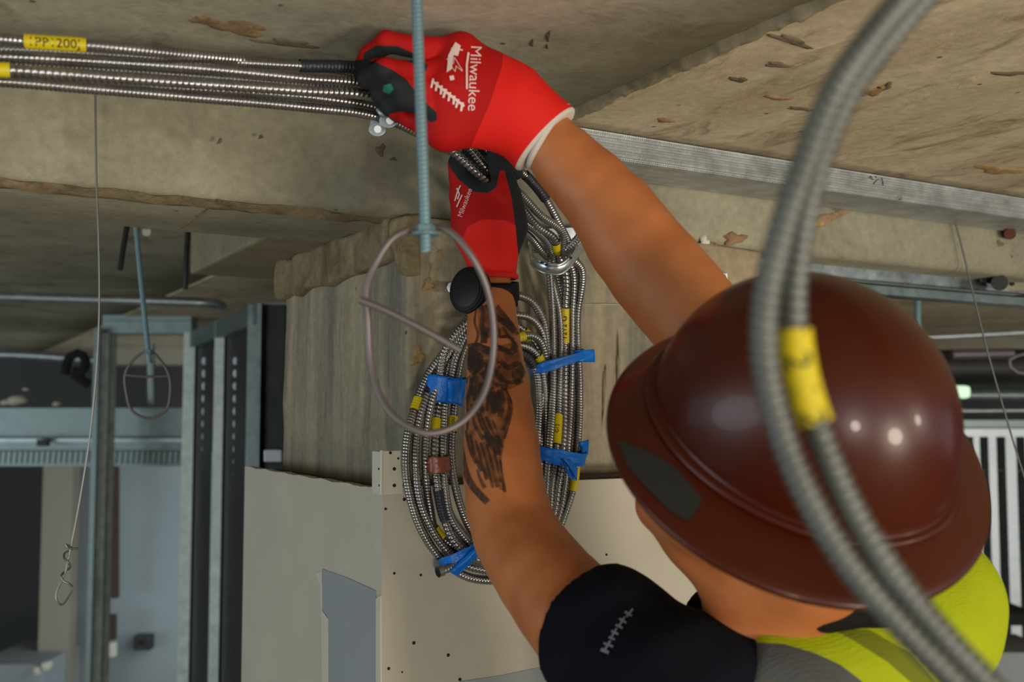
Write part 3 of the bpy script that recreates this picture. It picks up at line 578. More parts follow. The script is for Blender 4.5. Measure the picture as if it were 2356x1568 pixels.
# small fixings on the concrete
jb = pbox(1657, 1674, 626, 660, 1.70, 0.02, 'junction_clip', M['zinc'], None, bevel=0.002); tag(jb, 'small zinc clip with a red button on the column, left of the hanging conduits', 'clip')
MB().tube([P(1665, 637, 1.698), P(1665, 637, 1.71)], 0.004, 10).build('button', plain('red_plastic', rgb(180, 50, 40), 0.5), jb)
MB().tube(spline(PP([(1672, 660, 1.70), (1682, 664, 1.69), (1692, 658, 1.69), (1690, 650, 1.69)]), 0.002), 0.0014, 8).build('hook', M['zinc'], jb)
an = MB(); an.tube([P(2324, 538, 2.06), P(2324, 538, 2.1)], 0.011, 12); tag(an.build('ceiling_anchor', plain('rusty_red', rgb(96, 50, 38), 0.9)), 'rusty red anchor stub on the beam face at upper right', 'anchor')
bo = MB(); bo.tube([P(1041, 661, 1.50), P(1041, 661, 1.44)], 0.008, 8); tag(bo.build('anchor_bolt', M['zinc']), 'greenish zinc bolt head on the column left of the wristwatch', 'bolt')

# ------------------------------------------------------------------ armoured cables
def cable_mesh(name, pts_px, r0, pitch, mat, parent, depth=0.17, n=10, per=5, nonopen=True, wob=0.0, seed=0, lead=None):
    step = pitch / per; q = PP(pts_px); q = q if lead is None else np.concatenate([[q[0] + lead], q]); pts = spline(q, step)
    s = np.arange(len(pts))[:, None] / per
    def rf(th):
        ph = (s + th[None] / (2 * np.pi)) % 1.0
        return 1 - depth * np.clip(np.abs(ph - 0.5) * 2, 0, 1) ** 3.0
    V, f = tube_geo(pts, r0, n, False, rf)
    o = link(name, V, f, mat, parent, True); return o, pts
def sleeve(name, pts, p0, p1, r, mat, parent, rib=0.03, pitch=0.004, n=12, d=None):
    px = w2px(pts)
    i0 = int(np.argmin(((px - np.array(p0)) ** 2).sum(1))); i1 = int(np.argmin(((px - np.array(p1)) ** 2).sum(1)))
    if i0 > i1: i0, i1 = i1, i0
    i1 = max(i1, i0 + 3); q = pts[i0:i1 + 1]; step = np.linalg.norm(q[1] - q[0]) + 1e-9; s = np.arange(len(q))[:, None] * step / pitch
    V, f = tube_geo(q, r, n, False, lambda th: 1 + rib * np.cos(2 * np.pi * (s + th[None] / 6.283)) )
    m = len(q); f = np.asarray(f)
    o = link(name, V, f, mat, parent, True); return o, q
# six coiled cables: run along the slab, through both hands, down through the strap, then a full turn of the coil
RUN = {
 1: [(-120, 182, .93), (0, 187, .96), (200, 203, 1.0), (450, 224, 1.06), (700, 246, 1.13), (850, 264, 1.19), (905, 280, 1.215), (985, 318, 1.24), (1050, 352, 1.27)],
 2: [(-120, 155, .92), (0, 160, .94), (200, 174, .97), (450, 192, 1.03), (700, 209, 1.10), (860, 223, 1.165), (950, 268, 1.215), (1040, 345, 1.235), (1112, 408, 1.25)],
 3: [(-120, 126, .94), (0, 130, .96), (200, 140, .99), (450, 156, 1.04), (700, 180, 1.11), (850, 195, 1.165), (960, 240, 1.22), (1085, 345, 1.245), (1120, 388, 1.255)],
 4: [(-120, 142, .99), (0, 146, 1.0), (200, 158, 1.03), (450, 175, 1.07), (700, 195, 1.14), (850, 209, 1.195), (960, 256, 1.24), (1070, 345, 1.275)],
 5: [(-120, 92, .93), (0, 90, .95), (60, 95, .955), (200, 104, .97), (450, 128, 1.04), (640, 146, 1.11), (830, 170, 1.185), (960, 225, 1.24), (1090, 330, 1.28)],
 6: [(-120, 166, 1.0), (0, 170, 1.02), (300, 196, 1.06), (600, 214, 1.12), (740, 226, 1.16), (865, 246, 1.2), (960, 280, 1.235), (1060, 350, 1.275)],
 7: [(-120, 108, 1.0), (0, 112, 1.0), (450, 138, 1.06), (690, 151, 1.12), (830, 158, 1.175), (960, 215, 1.24), (1100, 330, 1.285)],
}
MID = {
 7: [(1130, 360, 1.31), (1175, 381, 1.34), (1212, 406, 1.37), (1250, 450, 1.39), (1285, 512, 1.42), (1310, 562, 1.455)],
 3: [(1150, 412, 1.29), (1190, 440, 1.33), (1240, 492, 1.38), (1294, 540, 1.435), (1296, 580, 1.46)],
 2: [(1150, 432, 1.30), (1190, 468, 1.345), (1235, 520, 1.40), (1276, 552, 1.44), (1284, 585, 1.465)],
 1: [(1130, 440, 1.33), (1190, 500, 1.37), (1235, 532, 1.41), (1264, 570, 1.45), (1270, 592, 1.465)],
 4: [(1130, 430, 1.34), (1190, 520, 1.385), (1222, 548, 1.425), (1246, 578, 1.45), (1262, 600, 1.475)],
 5: [(1180, 350, 1.36), (1270, 400, 1.40), (1345, 500, 1.42), (1332, 545, 1.44), (1306, 574, 1.455)],
 6: [(1130, 420, 1.34), (1190, 486, 1.375), (1236, 528, 1.425), (1280, 560, 1.465)],
}
XR = {4: (1264, 1271, 1272, 1262, 1256, 1250), 1: (1268, 1287, 1286, 1277, 1268, 1262), 2: (1299, 1299, 1298, 1292, 1283, 1273), 3: (1316, 1316, 1313, 1304, 1298, 1285),
      5: (1338, 1328, 1333, 1326, 1318, 1298), 6: (1284, 1306, 1322, 1314, 1308, 1292), 7: (1329, 1320, 1306, 1285, 1278, 1268)}
YR = (620, 725, 900, 1050, 1121, 1184)
DR = {4: 1.475, 1: 1.478, 2: 1.478, 3: 1.482, 5: 1.488, 6: 1.498, 7: 1.496}
BOT = {5: [(1262, 1262, 1.47), (1215, 1318, 1.465), (1141, 1334, 1.46), (1075, 1326, 1.455), (1022, 1292, 1.45)],
       3: [(1256, 1250, 1.47), (1200, 1302, 1.46), (1130, 1312, 1.45), (1075, 1300, 1.45), (1035, 1272, 1.445)],
       6: [(1252, 1242, 1.485), (1195, 1296, 1.475), (1130, 1302, 1.465), (1078, 1284, 1.46), (1040, 1254, 1.455)],
       2: [(1245, 1236, 1.455), (1190, 1285, 1.45), (1135, 1296, 1.44), (1090, 1280, 1.438), (1050, 1250, 1.437)],
       1: [(1238, 1228, 1.46), (1185, 1275, 1.455), (1130, 1284, 1.45), (1095, 1262, 1.445), (1066, 1232, 1.44)],
       4: [(1230, 1222, 1.465), (1180, 1265, 1.46), (1135, 1270, 1.455), (1105, 1245, 1.45), (1082, 1215, 1.448)]}
LEFT = {5: [(976, 1230, 1.445), (946, 1150, 1.44), (934, 1080, 1.435), (938, 1000, 1.43), (958, 930, 1.43), (985, 862, 1.43), (1030, 800, 1.43), (1068, 742, 1.43)],
        3: [(990, 1210, 1.44), (966, 1150, 1.435), (957, 1080, 1.43), (958, 1000, 1.43), (970, 945, 1.425), (994, 880, 1.425), (1032, 815, 1.425), (1072, 752, 1.42)],
        6: [(1004, 1222, 1.45), (988, 1160, 1.445), (979, 1080, 1.43), (980, 1000, 1.43), (992, 930, 1.42), (1010, 870, 1.42), (1024, 805, 1.42), (1046, 770, 1.42), (1080, 738, 1.42)],
        2: [(1022, 1190, 1.435), (1009, 1130, 1.43), (1001, 1070, 1.43), (1002, 1000, 1.43), (1010, 930, 1.43), (1026, 870, 1.43), (1040, 815, 1.43), (1066, 765, 1.425)],
        1: [(1038, 1190, 1.435), (1024, 1120, 1.43), (1019, 1050, 1.43), (1021, 985, 1.43), (1024, 925, 1.425), (1036, 870, 1.425), (1050, 815, 1.42), (1078, 765, 1.42)],
        4: [(1062, 1170, 1.44), (1046, 1110, 1.435), (1038, 1050, 1.435), (1040, 985, 1.435), (1046, 925, 1.43), (1052, 870, 1.43), (1064, 815, 1.43), (1084, 772, 1.43)]}
TOP = {5: [(1120, 690, 1.44), (1185, 678, 1.45), (1222, 693, 1.46), (1247, 730, 1.465), (1258, 790, 1.475), (1256, 870, 1.49), (1250, 950, 1.50), (1248, 1040, 1.50), (1246, 1130, 1.495)],
       3: [(1125, 735, 1.44), (1185, 724, 1.45), (1220, 732, 1.455), (1245, 760, 1.465), (1256, 815, 1.475), (1262, 880, 1.495), (1266, 980, 1.505), (1262, 1100, 1.50)],
       6: [(1130, 790, 1.43), (1192, 776, 1.44), (1218, 771, 1.445), (1242, 784, 1.455), (1254, 815, 1.465), (1250, 870, 1.48), (1243, 960, 1.485), (1243, 1060, 1.48), (1240, 1150, 1.475)],
       2: [(1120, 770, 1.45), (1180, 745, 1.46), (1206, 762, 1.465), (1232, 790, 1.468), (1248, 828, 1.475), (1262, 900, 1.505), (1270, 1000, 1.51), (1264, 1110, 1.50)],
       1: [(1130, 800, 1.44), (1190, 792, 1.452), (1218, 800, 1.455), (1240, 822, 1.462), (1250, 870, 1.475), (1256, 960, 1.49), (1252, 1060, 1.485), (1246, 1140, 1.48)],
       4: [(1130, 815, 1.45), (1190, 806, 1.46), (1214, 822, 1.46), (1232, 850, 1.465), (1240, 920, 1.478), (1238, 1010, 1.48), (1240, 1100, 1.48)]}
LBL = {1: 'armoured cable lowest in the slab run, passing alone below the red glove', 2: 'coarsest-ribbed bright cable, crossing the black palm, with a lettered yellow label',
       3: 'armoured cable second from top of the bright slab run, second strand of the coil', 4: 'armoured cable at the innermost left turn of the coil beside the tattooed forearm',
       5: 'topmost cable of the slab run with long yellow label, outermost in coil', 6: 'armoured cable on the third coil strand from the left, tiny yellow label low down',
       7: 'black-taped cable beside the upper glove, its cut end poking out below the coil'}
def hug(l):                # lay the coil against the column above and the drywall sheet below
    out = []
    for x, y, d_ in l:
        ref = 1.43 + min(max((x - 1000) / 270, 0), 1) * 0.045; w_ = min(max((y - 610) / 110, 0), 1); t_ = min(max((y - 900) / 170, 0), 1)
        bt = 1.262 * (1 - t_) + 1.222 * t_; base = bt / (0.868 - 0.497 * (x - 1178) / F); out.append((x, y, d_ * (1 - w_) + w_ * (base + d_ - ref)))
    return out
CPTS = {}; CROOT = {}
for i in range(1, 8):
    p = [(x, y, d_ - 0.03 * min(max((x - 640) / 120, 0), 1) * min(max((1060 - x) / 80, 0), 1)) for x, y, d_ in RUN[i]] + list(MID[i]) + hug([(x, y, DR[i]) for x, y in zip(XR[i], YR)])
    if i == 7: p += hug([(1248, 1244, 1.49), (1195, 1300, 1.47), (1130, 1306, 1.455), (1085, 1288, 1.44), (1055, 1294, 1.425), (1036, 1305, 1.42), (1014, 1313, 1.415)])
    else: p += hug(BOT[i] + LEFT[i] + TOP[i])
    root = empty('armoured_cable', P(*RUN[i][0])); tag(root, LBL[i], 'cable', 'armoured cables run along the slab and coiled below')
    r0 = 0.0060 if i in (2, 5) else 0.0056
    pitch = 0.0060 if i == 2 else (0.0045 if i in (6, 3) else 0.0041)
    o, pts = cable_mesh('armour', p, r0, pitch, M['cable'], root, 0.30 if pitch > 0.005 else 0.26, lead=-A * 1.3 + np.array([0, 0, -0.01]))
    CPTS[i] = pts; CROOT[i] = root
# open end of the cut cable
e = CPTS[7][-1]; dr = CPTS[7][-1] - CPTS[7][-6]; dr /= np.linalg.norm(dr)
MB().tube([e - dr * 0.003, e + dr * 0.0045], 0.0072, 14, False).build('cut_collar', M['cable'], CROOT[7], True)
MB().tube([e - dr * 0.001, e + dr * 0.0012], 0.0052, 14, True).build('dark_bore', M['hole'], CROOT[7], True)
for (c, nm, a_, b_, rr, mt, lab) in [
    (5, 'label_tape', (58, 95), (198, 104), .0078, 'yellow', 'yellow label tape with handwriting'), (2, 'label_tape', (-60, 157), (24, 161), .0079, 'yellow', 'yellow label tape'),
    (2, 'label_tape', (1298, 708), (1298, 788), .0078, 'yellow', 'yellow label tape lettered 1212 G'), (2, 'label_tape', (1275, 558), (1284, 580), .0078, 'yellow', 'yellow label tape'),
    (1, 'label_tape', (1284, 955), (1277, 1022), .0076, 'yellow', 'yellow label tape'), (5, 'label_tape', (1322, 1072), (1313, 1128), .0077, 'yellow', 'yellow label tape'),
    (6, 'label_tape', (1192, 778), (1206, 772), .0077, 'yellow', 'yellow label tape'),
    (2, 'label_tape', (1206, 762), (1222, 778), .0077, 'yellow', 'yellow label tape'), (1, 'label_tape', (1236, 818), (1247, 834), .0077, 'yellow', 'yellow label tape'),
    (4, 'label_tape', (1042, 958), (1039, 993), .0078, 'yellow', 'yellow label tape with black script'), (2, 'label_tape', (1003, 964), (1002, 992), .0074, 'yellow', 'yellow label tape'),
    (5, 'label_tape', (962, 915), (954, 945), .0076, 'yellow', 'yellow label tape'), (6, 'label_tape', (1000, 1212), (1014, 1240), .0078, 'yellow', 'small yellow label with black line'),
    (7, 'black_tape', (690, 151), (850, 160), .0078, 'blacktape', 'black tape wrapping'), (7, 'black_tape', (1208, 402), (1256, 458), .0076, 'blacktape', 'dark blue-black tape wrapping'),
    (2, 'black_tape', (1008, 1126), (1024, 1196), .0076, 'blacktape', 'dark blue-black tape wrapping'), (4, 'black_tape', (1195, 807), (1228, 842), .0077, 'blacktape', 'dark tape wrapping'),
    (3, 'black_tape', (985, 905), (1004, 850), .0074, 'blacktape', 'dark tape wrapping'), (5, 'black_tape', (1130, 690), (1140, 688), .0074, 'blacktape', None)]:
    if lab is None: continue
    o, q = sleeve(nm, CPTS[c], a_, b_, rr * 0.88, M[mt], CROOT[c], 0.035 if mt == 'yellow' else 0.06); tag(o, lab)
# lettering on the labels
def text_polys(s, size, n=1):
    cu = D.curves.new('lettering', 'FONT'); cu.body = s; cu.size = size; cu.resolution_u = 3; cu.align_x = 'CENTER'; cu.align_y = 'CENTER'
    o = D.objects.new('lettering', cu); COL.objects.link(o); bpy.context.view_layer.update()
    me = o.evaluated_get(bpy.context.evaluated_depsgraph_get()).to_mesh(); V = np.array([v.co[:] for v in me.vertices]).reshape(-1, 3); fs = [tuple(p.vertices) for p in me.polygons]
    D.objects.remove(o); D.curves.remove(cu); return V[:, :2], fs
def wrap_text(s, size, pts, c_px, r, parent, flip=1, bold=0.0):
    """letters bent round a cable: text x runs along the cable"""
    px = w2px(pts); i = int(np.argmin(((px - np.array(c_px)) ** 2).sum(1)))
    ax = pts[i + 8] - pts[i - 8]; ax /= np.linalg.norm(ax); ax *= flip
    tocam = CAM - pts[i]; tocam -= ax * (tocam @ ax); tocam /= np.linalg.norm(tocam); side = np.cross(tocam, ax)
    step = np.linalg.norm(pts[i + 1] - pts[i]); T, fs = text_polys(s, size); V = []
    for x, y in T:
        k = i + int(round(flip * x / step)); k = min(max(k, 0), len(pts) - 1); a_ = y / r
        V.append(pts[k] + (x - flip * (k - i) * step) * ax + r * (math.cos(a_) * tocam + math.sin(a_) * side))
    mb = MB(); mb.add(V, fs); return mb.build('lettering', M['ink'], parent)
wrap_text('1212 G', 0.0115, CPTS[2], (1298, 752), 0.0080, CROOT[2], -1)
wrap_text('1PP1200J', 0.012, CPTS[5], (128, 99), 0.0075, CROOT[5], 1)
wrap_text('mou', 0.009, CPTS[4], (1041, 976), 0.0075, CROOT[4], 1)
wrap_text('G12', 0.008, CPTS[1], (1281, 990), 0.0073, CROOT[1], -1)
# ------------------------------------------------------------------ tape round the bundle
def band(name, label, c0, c1, wid, thick, depth, mat, grp, tails=(), seed=0, twist=0.0, nr=14, lines=5):
    """tape wrapped round a bundle; c0,c1 = pixel ends of the visible front, wid = tape width in metres"""
    r = np.random.default_rng(seed); c0, c1 = hug([c0, c1]); tails = [hug(t_) for t_ in tails]; p0, p1 = P(*c0), P(*c1); c = (p0 + p1) / 2; u = (p1 - p0); L = np.linalg.norm(u) / 2; u /= np.linalg.norm(u)
    fwd = FW - u * (FW @ u); fwd /= np.linalg.norm(fwd); ax = np.cross(u, fwd); n = 40; V = []
    root = empty(name, c); tag(root, label, 'tape', grp)
    W = lines * 2 + 1; jit = r.random((n, W)) * 0.0009; lay = np.repeat(r.random(lines + 1), 2)[:W]
    for i in range(n):
        t = 2 * np.pi * i / n; cs, sn = math.cos(t), math.sin(t)
        ex = 0.72
        x = L * np.sign(cs) * abs(cs) ** ex; y = depth * np.sign(sn) * abs(sn) ** ex
        rad = (x * u + y * fwd); rn = rad / np.linalg.norm(rad)
        for j in range(W):
            q = (j / (W - 1) - 0.5); V.append(c + rad + rn * (0.0006 + jit[i, j] + 0.0008 * lay[j]) + ax * (wid * q + twist * cs * 0.5 + 0.001 * math.sin(3 * t + q * 4)))
    f = [(i * W + j, i * W + j + 1, ((i + 1) % n) * W + j + 1, ((i + 1) % n) * W + j) for i in range(n) for j in range(W - 1)]
    o = link('wrap', V, f, mat, root, True); sm = o.modifiers.new('thickness', 'SOLIDIFY'); sm.thickness = 0.0007; sm.offset = 1
    for tl in tails:
        q = PP(tl); m = 8; T = np.linspace(0, 1, m); V = []
        for a_ in T:
            e0 = q[0] * (1 - a_) + q[1] * a_; e1 = q[3] * (1 - a_) + q[2] * a_
            for b_ in T: V.append(e0 * (1 - b_) + e1 * b_ - FW * (0.003 * math.sin(a_ * 5) + 0.0015 * math.cos(b_ * 6 + a_ * 4)))
        f = [(i * m + j, i * m + j + 1, (i + 1) * m + j + 1, (i + 1) * m + j) for i in range(m - 1) for j in range(m - 1)]
        o = link('loose_end', V, f, mat, root, True); sm = o.modifiers.new('thickness', 'SOLIDIFY'); sm.thickness = 0.0008
    return root
G = 'blue tape wraps round the cable coil'
band('blue_tape', 'blue tape wrap with flag end highest on the straight cables', (1226, 848, 1.468), (1338, 818, 1.478), 0.0135, 0, 0.021, M['bluetape'], G,
     [[(1322, 806, 1.462), (1368, 803, 1.46), (1370, 833, 1.462), (1326, 832, 1.464)]], 1, 0.004)
band('blue_tape', 'blue tape wrap with torn flags lower on the straight cables', (1250, 1040, 1.468), (1336, 1054, 1.482), 0.020, 0, 0.022, M['bluetape'], G,
     [[(1332, 1016, 1.465), (1355, 1011, 1.462), (1354, 1046, 1.464), (1336, 1040, 1.466)], [(1293, 1052, 1.448), (1312, 1056, 1.447), (1330, 1078, 1.45), (1326, 1106, 1.446)],
      [(1296, 1060, 1.450), (1316, 1090, 1.447), (1324, 1106, 1.446), (1308, 1098, 1.45)]], 2, 0.003)
band('blue_tape', 'wide blue tape wrap on the left of the coil below the wristwatch', (980, 884, 1.43), (1066, 902, 1.43), 0.034, 0, 0.016, M['bluetape'], G,
     [[(1030, 872, 1.408), (1064, 866, 1.406), (1064, 936, 1.406), (1031, 922, 1.407)]], 3, 0.006)
band('blue_tape', 'blue tape crossed over the bottom left of the coil', (1016, 1300, 1.44), (1102, 1250, 1.44), 0.016, 0, 0.020, M['bluetape'], G,
     [[(1034, 1312, 1.416), (1052, 1326, 1.414), (1112, 1268, 1.412), (1096, 1256, 1.413)]], 4, -0.004)
band('brown_tape', 'brown tape round two strands in the middle of the coil', (987, 1070, 1.424), (1034, 1064, 1.424), 0.021, 0, 0.0095, M['browntape'], 'brown tape', [], 5)
flat_strokes('handwritten_mark', [[(1018, 1058), (1016, 1066), (1022, 1068), (1019, 1078)]], 2.5, lambda x, y: P(x, y, 1.4115), M['ink'], -FW * 0.0003, None) if False else None

# ------------------------------------------------------------------ straps holding the cables
def strap(name, label, pts_top, drop, thick, parent=None):
    root = empty(name, P(*pts_top[0])); tag(root, label, 'cable strap', 'zinc cable straps')
    q = spline(PP(pts_top), 0.002); n = len(q); W = 7; V = []
    t = np.gradient(q, axis=0); t /= np.linalg.norm(t, axis=1, keepdims=True); out = np.cross(t, ZHAT); out /= np.linalg.norm(out, axis=1, keepdims=True)
    for i in range(n):
        for j in range(W):
            s = j / (W - 1); lip = 0.0022 * (1 if j in (0, W - 1) else (0.2 if j in (1, W - 2) else -0.3))
            V.append(q[i] - ZHAT * drop * s + out[i] * lip)
    f = [(i * W + j, i * W + j + 1, (i + 1) * W + j + 1, (i + 1) * W + j) for i in range(n - 1) for j in range(W - 1)]
    o = link('band', V, f, M['zinc'], root, True); sm = o.modifiers.new('thickness', 'SOLIDIFY'); sm.thickness = thick; sm.offset = 0
    return root, q
s1, q = strap('cable_strap', 'zinc strap clamping the cables to the column under the bare forearm',
    [(1318, 578, 1.50), (1232, 556, 1.51), (1222, 570, 1.47), (1230, 590, 1.44), (1258, 604, 1.425), (1288, 606, 1.425), (1306, 594, 1.43), (1322, 572, 1.445), (1342, 548, 1.47), (1346, 544, 1.52)], 0.0155, 0.0014)
MB().hexa([P(1215, 570, 1.53), P(1350, 560, 1.56), P(1350, 560, 1.563), P(1215, 570, 1.533), P(1215, 528, 1.53), P(1350, 522, 1.56), P(1350, 522, 1.563), P(1215, 528, 1.533)]).build('back_plate', M['zinc'], s1)
for (x, y, d_) in ((1257, 609, 1.4215), (1246, 604, 1.424), (1313, 593, 1.43)):
    MB().prism([P(x + 4 * math.cos(t), y + 3 * math.sin(t), d_) for t in np.linspace(0, 6.28, 9)[:-1]], -FW * 0.0012).build('slot', M['hole'], s1)
MB().tube([P(1300, 545, 1.49), P(1300, 545, 1.55)], 0.004, 10).build('bolt', M['zinc'], s1)
def PS(x, y, d): return P(x, y, d - 0.032)
s2 = empty('cable_strap', PS(878, 285, 1.2)); tag(s2, 'small zinc two-eared strap at the fingertips of the upper glove', 'cable strap', 'zinc cable straps')
def lobe(cx, cy, d_, r_, th, name):
    MB().prism([PS(cx + r_ * math.cos(t), cy + r_ * 0.8 * math.sin(t), d_) for t in np.linspace(0, 6.28, 25)[:-1]], FW * th).build(name, M['galv'], s2, bevel=0.0006)
lobe(893, 277, 1.185, 21, 0.0035, 'ear'); lobe(868, 297, 1.20, 20, 0.0035, 'ear')
MB().hexa([PS(848, 300, 1.215), PS(862, 306, 1.215), PS(874, 262, 1.215), PS(858, 250, 1.215), PS(848, 300, 1.202), PS(862, 306, 1.202), PS(874, 262, 1.202), PS(858, 250, 1.202)]).build('leg', M['galv'], s2, bevel=0.001)
MB().tube(spline(PP([(872, 250, 1.148), (880, 262, 1.146), (902, 262, 1.148), (928, 272, 1.158)]), 0.002), 0.004, 10).build('saddle', M['galv'], s2, True)
for (x, y, d_) in ((897, 277, 1.183), (869, 297, 1.198)):
    MB().tube([PS(x, y, d_), PS(x, y, d_ - 0.004)], 0.0042, 12).build('screw_head', M['galv'], s2, True)
MB().tube([PS(880, 285, 1.2), PS(880, 280, 1.33)], 0.003, 8).build('screw_shank', M['galv'], s2)

# ------------------------------------------------------------------ hanging conduits close to the lens
CG = 'armoured conduits hanging close to the lens'
FC1 = [(2620, -640, .46), (2360, -330, .455), (2130, -60, .45), (2024, 60, .445), (1925, 200, .44), (1846, 390, .44), (1790, 560, .44), (1760, 700, .44), (1762, 850, .44), (1800, 1000, .44), (1868, 1160, .44), (1955, 1300, .44), (2075, 1440, .44), (2230, 1600, .44), (2450, 1850, .44), (2600, 2150, .45)]
FC2 = [(2640, -640, .47), (2380, -330, .468), (2172, -60, .465), (2066, 60, .462), (1960, 200, .46), (1874, 400, .458), (1838, 560, .455), (1824, 700, .45), (1840, 850, .447), (1886, 1000, .445), (1955, 1160, .443), (2040, 1300, .44), (2150, 1440, .44), (2300, 1600, .44), (2520, 1850, .44), (2680, 2150, .45)]
for k_, (fp, lab) in enumerate(((FC1, 'left of two blurred grey conduits hanging in front of the hard hat'), (FC2, 'right of two blurred conduits before the hard hat, with yellow label'))):
    root = empty('hanging_conduit', P(*fp[0])); tag(root, lab, 'conduit', CG)
    o, pts = cable_mesh('armour', fp, 0.0064, 0.0052, M['conduit'], root, 0.36, 12)
    if k_ == 1:
        o, q = sleeve('label_tape', pts, (1828, 760), (1876, 975), .0078, M['yellow'], root, 0.03); tag(o, 'yellow label tape with black marks')
        wrap_text('1 2 1 2', 0.016, pts, (1850, 865), 0.0083, root, 1)

# ------------------------------------------------------------------ smooth body surfaces (signed distance + surface nets)
def surface_nets(Fd, org, h):
    s = Fd < 0; nx, ny, nz = Fd.shape
    sh = (nx - 1, ny - 1, nz - 1); cnt = np.zeros(sh, np.float32); acc = np.zeros(sh + (3,), np.float32)
    for ax in range(3):
        d = [0, 0, 0]; d[ax] = 1
        lo = Fd[:nx - d[0], :ny - d[1], :nz - d[2]]; hi = Fd[d[0]:, d[1]:, d[2]:]; cr = (lo < 0) != (hi < 0)
        t = np.where(cr, lo / np.where(cr, lo - hi, 1), 0).astype(np.float32); o1, o2 = [a for a in range(3) if a != ax]
        for i in (0, 1):
            for j in (0, 1):
                off = [0, 0, 0]; off[o1] = i; off[o2] = j
                c_ = cr[off[0]:off[0] + sh[0], off[1]:off[1] + sh[1], off[2]:off[2] + sh[2]]; t_ = t[off[0]:off[0] + sh[0], off[1]:off[1] + sh[1], off[2]:off[2] + sh[2]]
                cnt += c_; acc[..., ax] += np.where(c_, t_, 0); acc[..., o1] += np.where(c_, float(i), 0); acc[..., o2] += np.where(c_, float(j), 0)
    act = cnt > 0; idx = -np.ones(sh, np.int64); idx[act] = np.arange(act.sum())
    ijk = np.stack(np.nonzero(act), -1); V = (ijk + acc[act] / cnt[act][:, None]) * h + org; Q = []
    for ax in range(3):
        o1, o2 = [(1, 2), (2, 0), (0, 1)][ax]; d = [0, 0, 0]; d[ax] = 1
        lo = s[:nx - d[0], :ny - d[1], :nz - d[2]]; hi = s[d[0]:, d[1]:, d[2]:]; e = np.stack(np.nonzero(lo != hi), -1)
        ok = (e[:, o1] > 0) & (e[:, o2] > 0) & (e[:, o1] < sh[o1]) & (e[:, o2] < sh[o2]) & (e[:, ax] < sh[ax]); e = e[ok]
        inside = s[e[:, 0], e[:, 1], e[:, 2]]; q = []
        for (i, j) in ((0, 0), (1, 0), (1, 1), (0, 1)):
            g = e.copy(); g[:, o1] -= i; g[:, o2] -= j; q.append(idx[g[:, 0], g[:, 1], g[:, 2]])
        q = np.stack(q, -1); q[~inside] = q[~inside][:, ::-1]; Q.append(q)
    return V, np.concatenate(Q)
def blob(prims, h, cuts=(), pad=0.012):
    """prims in camera space: ('c',p0,r0,p1,r1,k) tapered limb, ('e',centre,3x3 axes,radii,k) ellipsoid"""
    lo = []; hi = []
    for p in prims:
        if p[0] == 'c': lo.append(np.minimum(p[1] - p[2], p[3] - p[4])); hi.append(np.maximum(p[1] + p[2], p[3] + p[4]))
        else: e = np.sqrt(((p[2] * p[3][None]) ** 2).sum(1)); lo.append(p[1] - e); hi.append(p[1] + e)
    L = np.min(lo, 0) - pad; H = np.max(hi, 0) + pad; n = np.ceil((H - L) / h).astype(int) + 1
    Fd = np.full(n, 0.05, np.float32); ax = [L[i] + h * np.arange(n[i]) for i in range(3)]
    for p, l_, h_ in zip(prims, lo, hi):
        k = p[-1]; m = k + 0.02; i0 = np.maximum(((l_ - m - L) / h).astype(int), 0); i1 = np.minimum(((h_ + m - L) / h).astype(int) + 2, n)
        X = np.stack(np.meshgrid(*[ax[a][i0[a]:i1[a]] for a in range(3)], indexing='ij'), -1).astype(np.float32)
        if p[0] == 'c':
            a, ra, b, rb = p[1].astype(np.float32), p[2], p[3].astype(np.float32), p[4]; ba = b - a; t = np.clip(((X - a) @ ba) / (ba @ ba), 0, 1)
            d = np.linalg.norm(X - a - t[..., None] * ba, axis=-1) - (ra + (rb - ra) * t)
        else:
            q = ((X - p[1].astype(np.float32)) @ p[2].astype(np.float32)); k0 = np.linalg.norm(q / p[3], axis=-1); k1 = np.linalg.norm(q / (p[3] ** 2), axis=-1); d = k0 * (k0 - 1) / np.maximum(k1, 1e-6)
        s = (slice(i0[0], i1[0]), slice(i0[1], i1[1]), slice(i0[2], i1[2])); f = Fd[s]
        hh = np.clip(0.5 + 0.5 * (f - d) / k, 0, 1); Fd[s] = f * (1 - hh) + d * hh - k * hh * (1 - hh)
    if cuts:
        X = np.stack(np.meshgrid(*ax, indexing='ij'), -1).astype(np.float32)
        for (pt, nn) in cuts: Fd = np.maximum(Fd, (X - np.asarray(pt, np.float32)) @ np.asarray(nn, np.float32))
    return surface_nets(Fd, L, h)
def cc(a, ra, b, rb, k=0.012): return ('c', np.asarray(a, float), ra, np.asarray(b, float), rb, k)
def limb(pr, n=16, k=.02):
    q = np.array([list(p) + [r] for p, r in pr]); m = spline(q[:, :3], 0.004); s0 = np.concatenate([[0], np.cumsum(np.linalg.norm(np.diff(q[:, :3], axis=0), axis=1))]); s1 = np.linspace(0, s0[-1], len(m))
    rr = np.interp(s1, s0, q[:, 3]); kk = 9; rr = np.convolve(np.pad(rr, kk, mode='edge'), np.ones(2 * kk + 1) / (2 * kk + 1), 'valid')
    ix = np.linspace(0, len(m) - 1, n + 1).astype(int); return [cc(m[a], rr[a], m[b], rr[b], 0.012) for a, b in zip(ix[:-1], ix[1:])]
def relax(V, Q, it=2):
    for _ in range(it):
        s = np.zeros_like(V); c = np.zeros(len(V))
        for a, b in ((0, 1), (1, 2), (2, 3), (3, 0)):
            np.add.at(s, Q[:, a], V[Q[:, b]]); np.add.at(c, Q[:, a], 1); np.add.at(s, Q[:, b], V[Q[:, a]]); np.add.at(c, Q[:, b], 1)
        V = V * 0.5 + 0.5 * s / np.maximum(c, 1)[:, None]
    return V
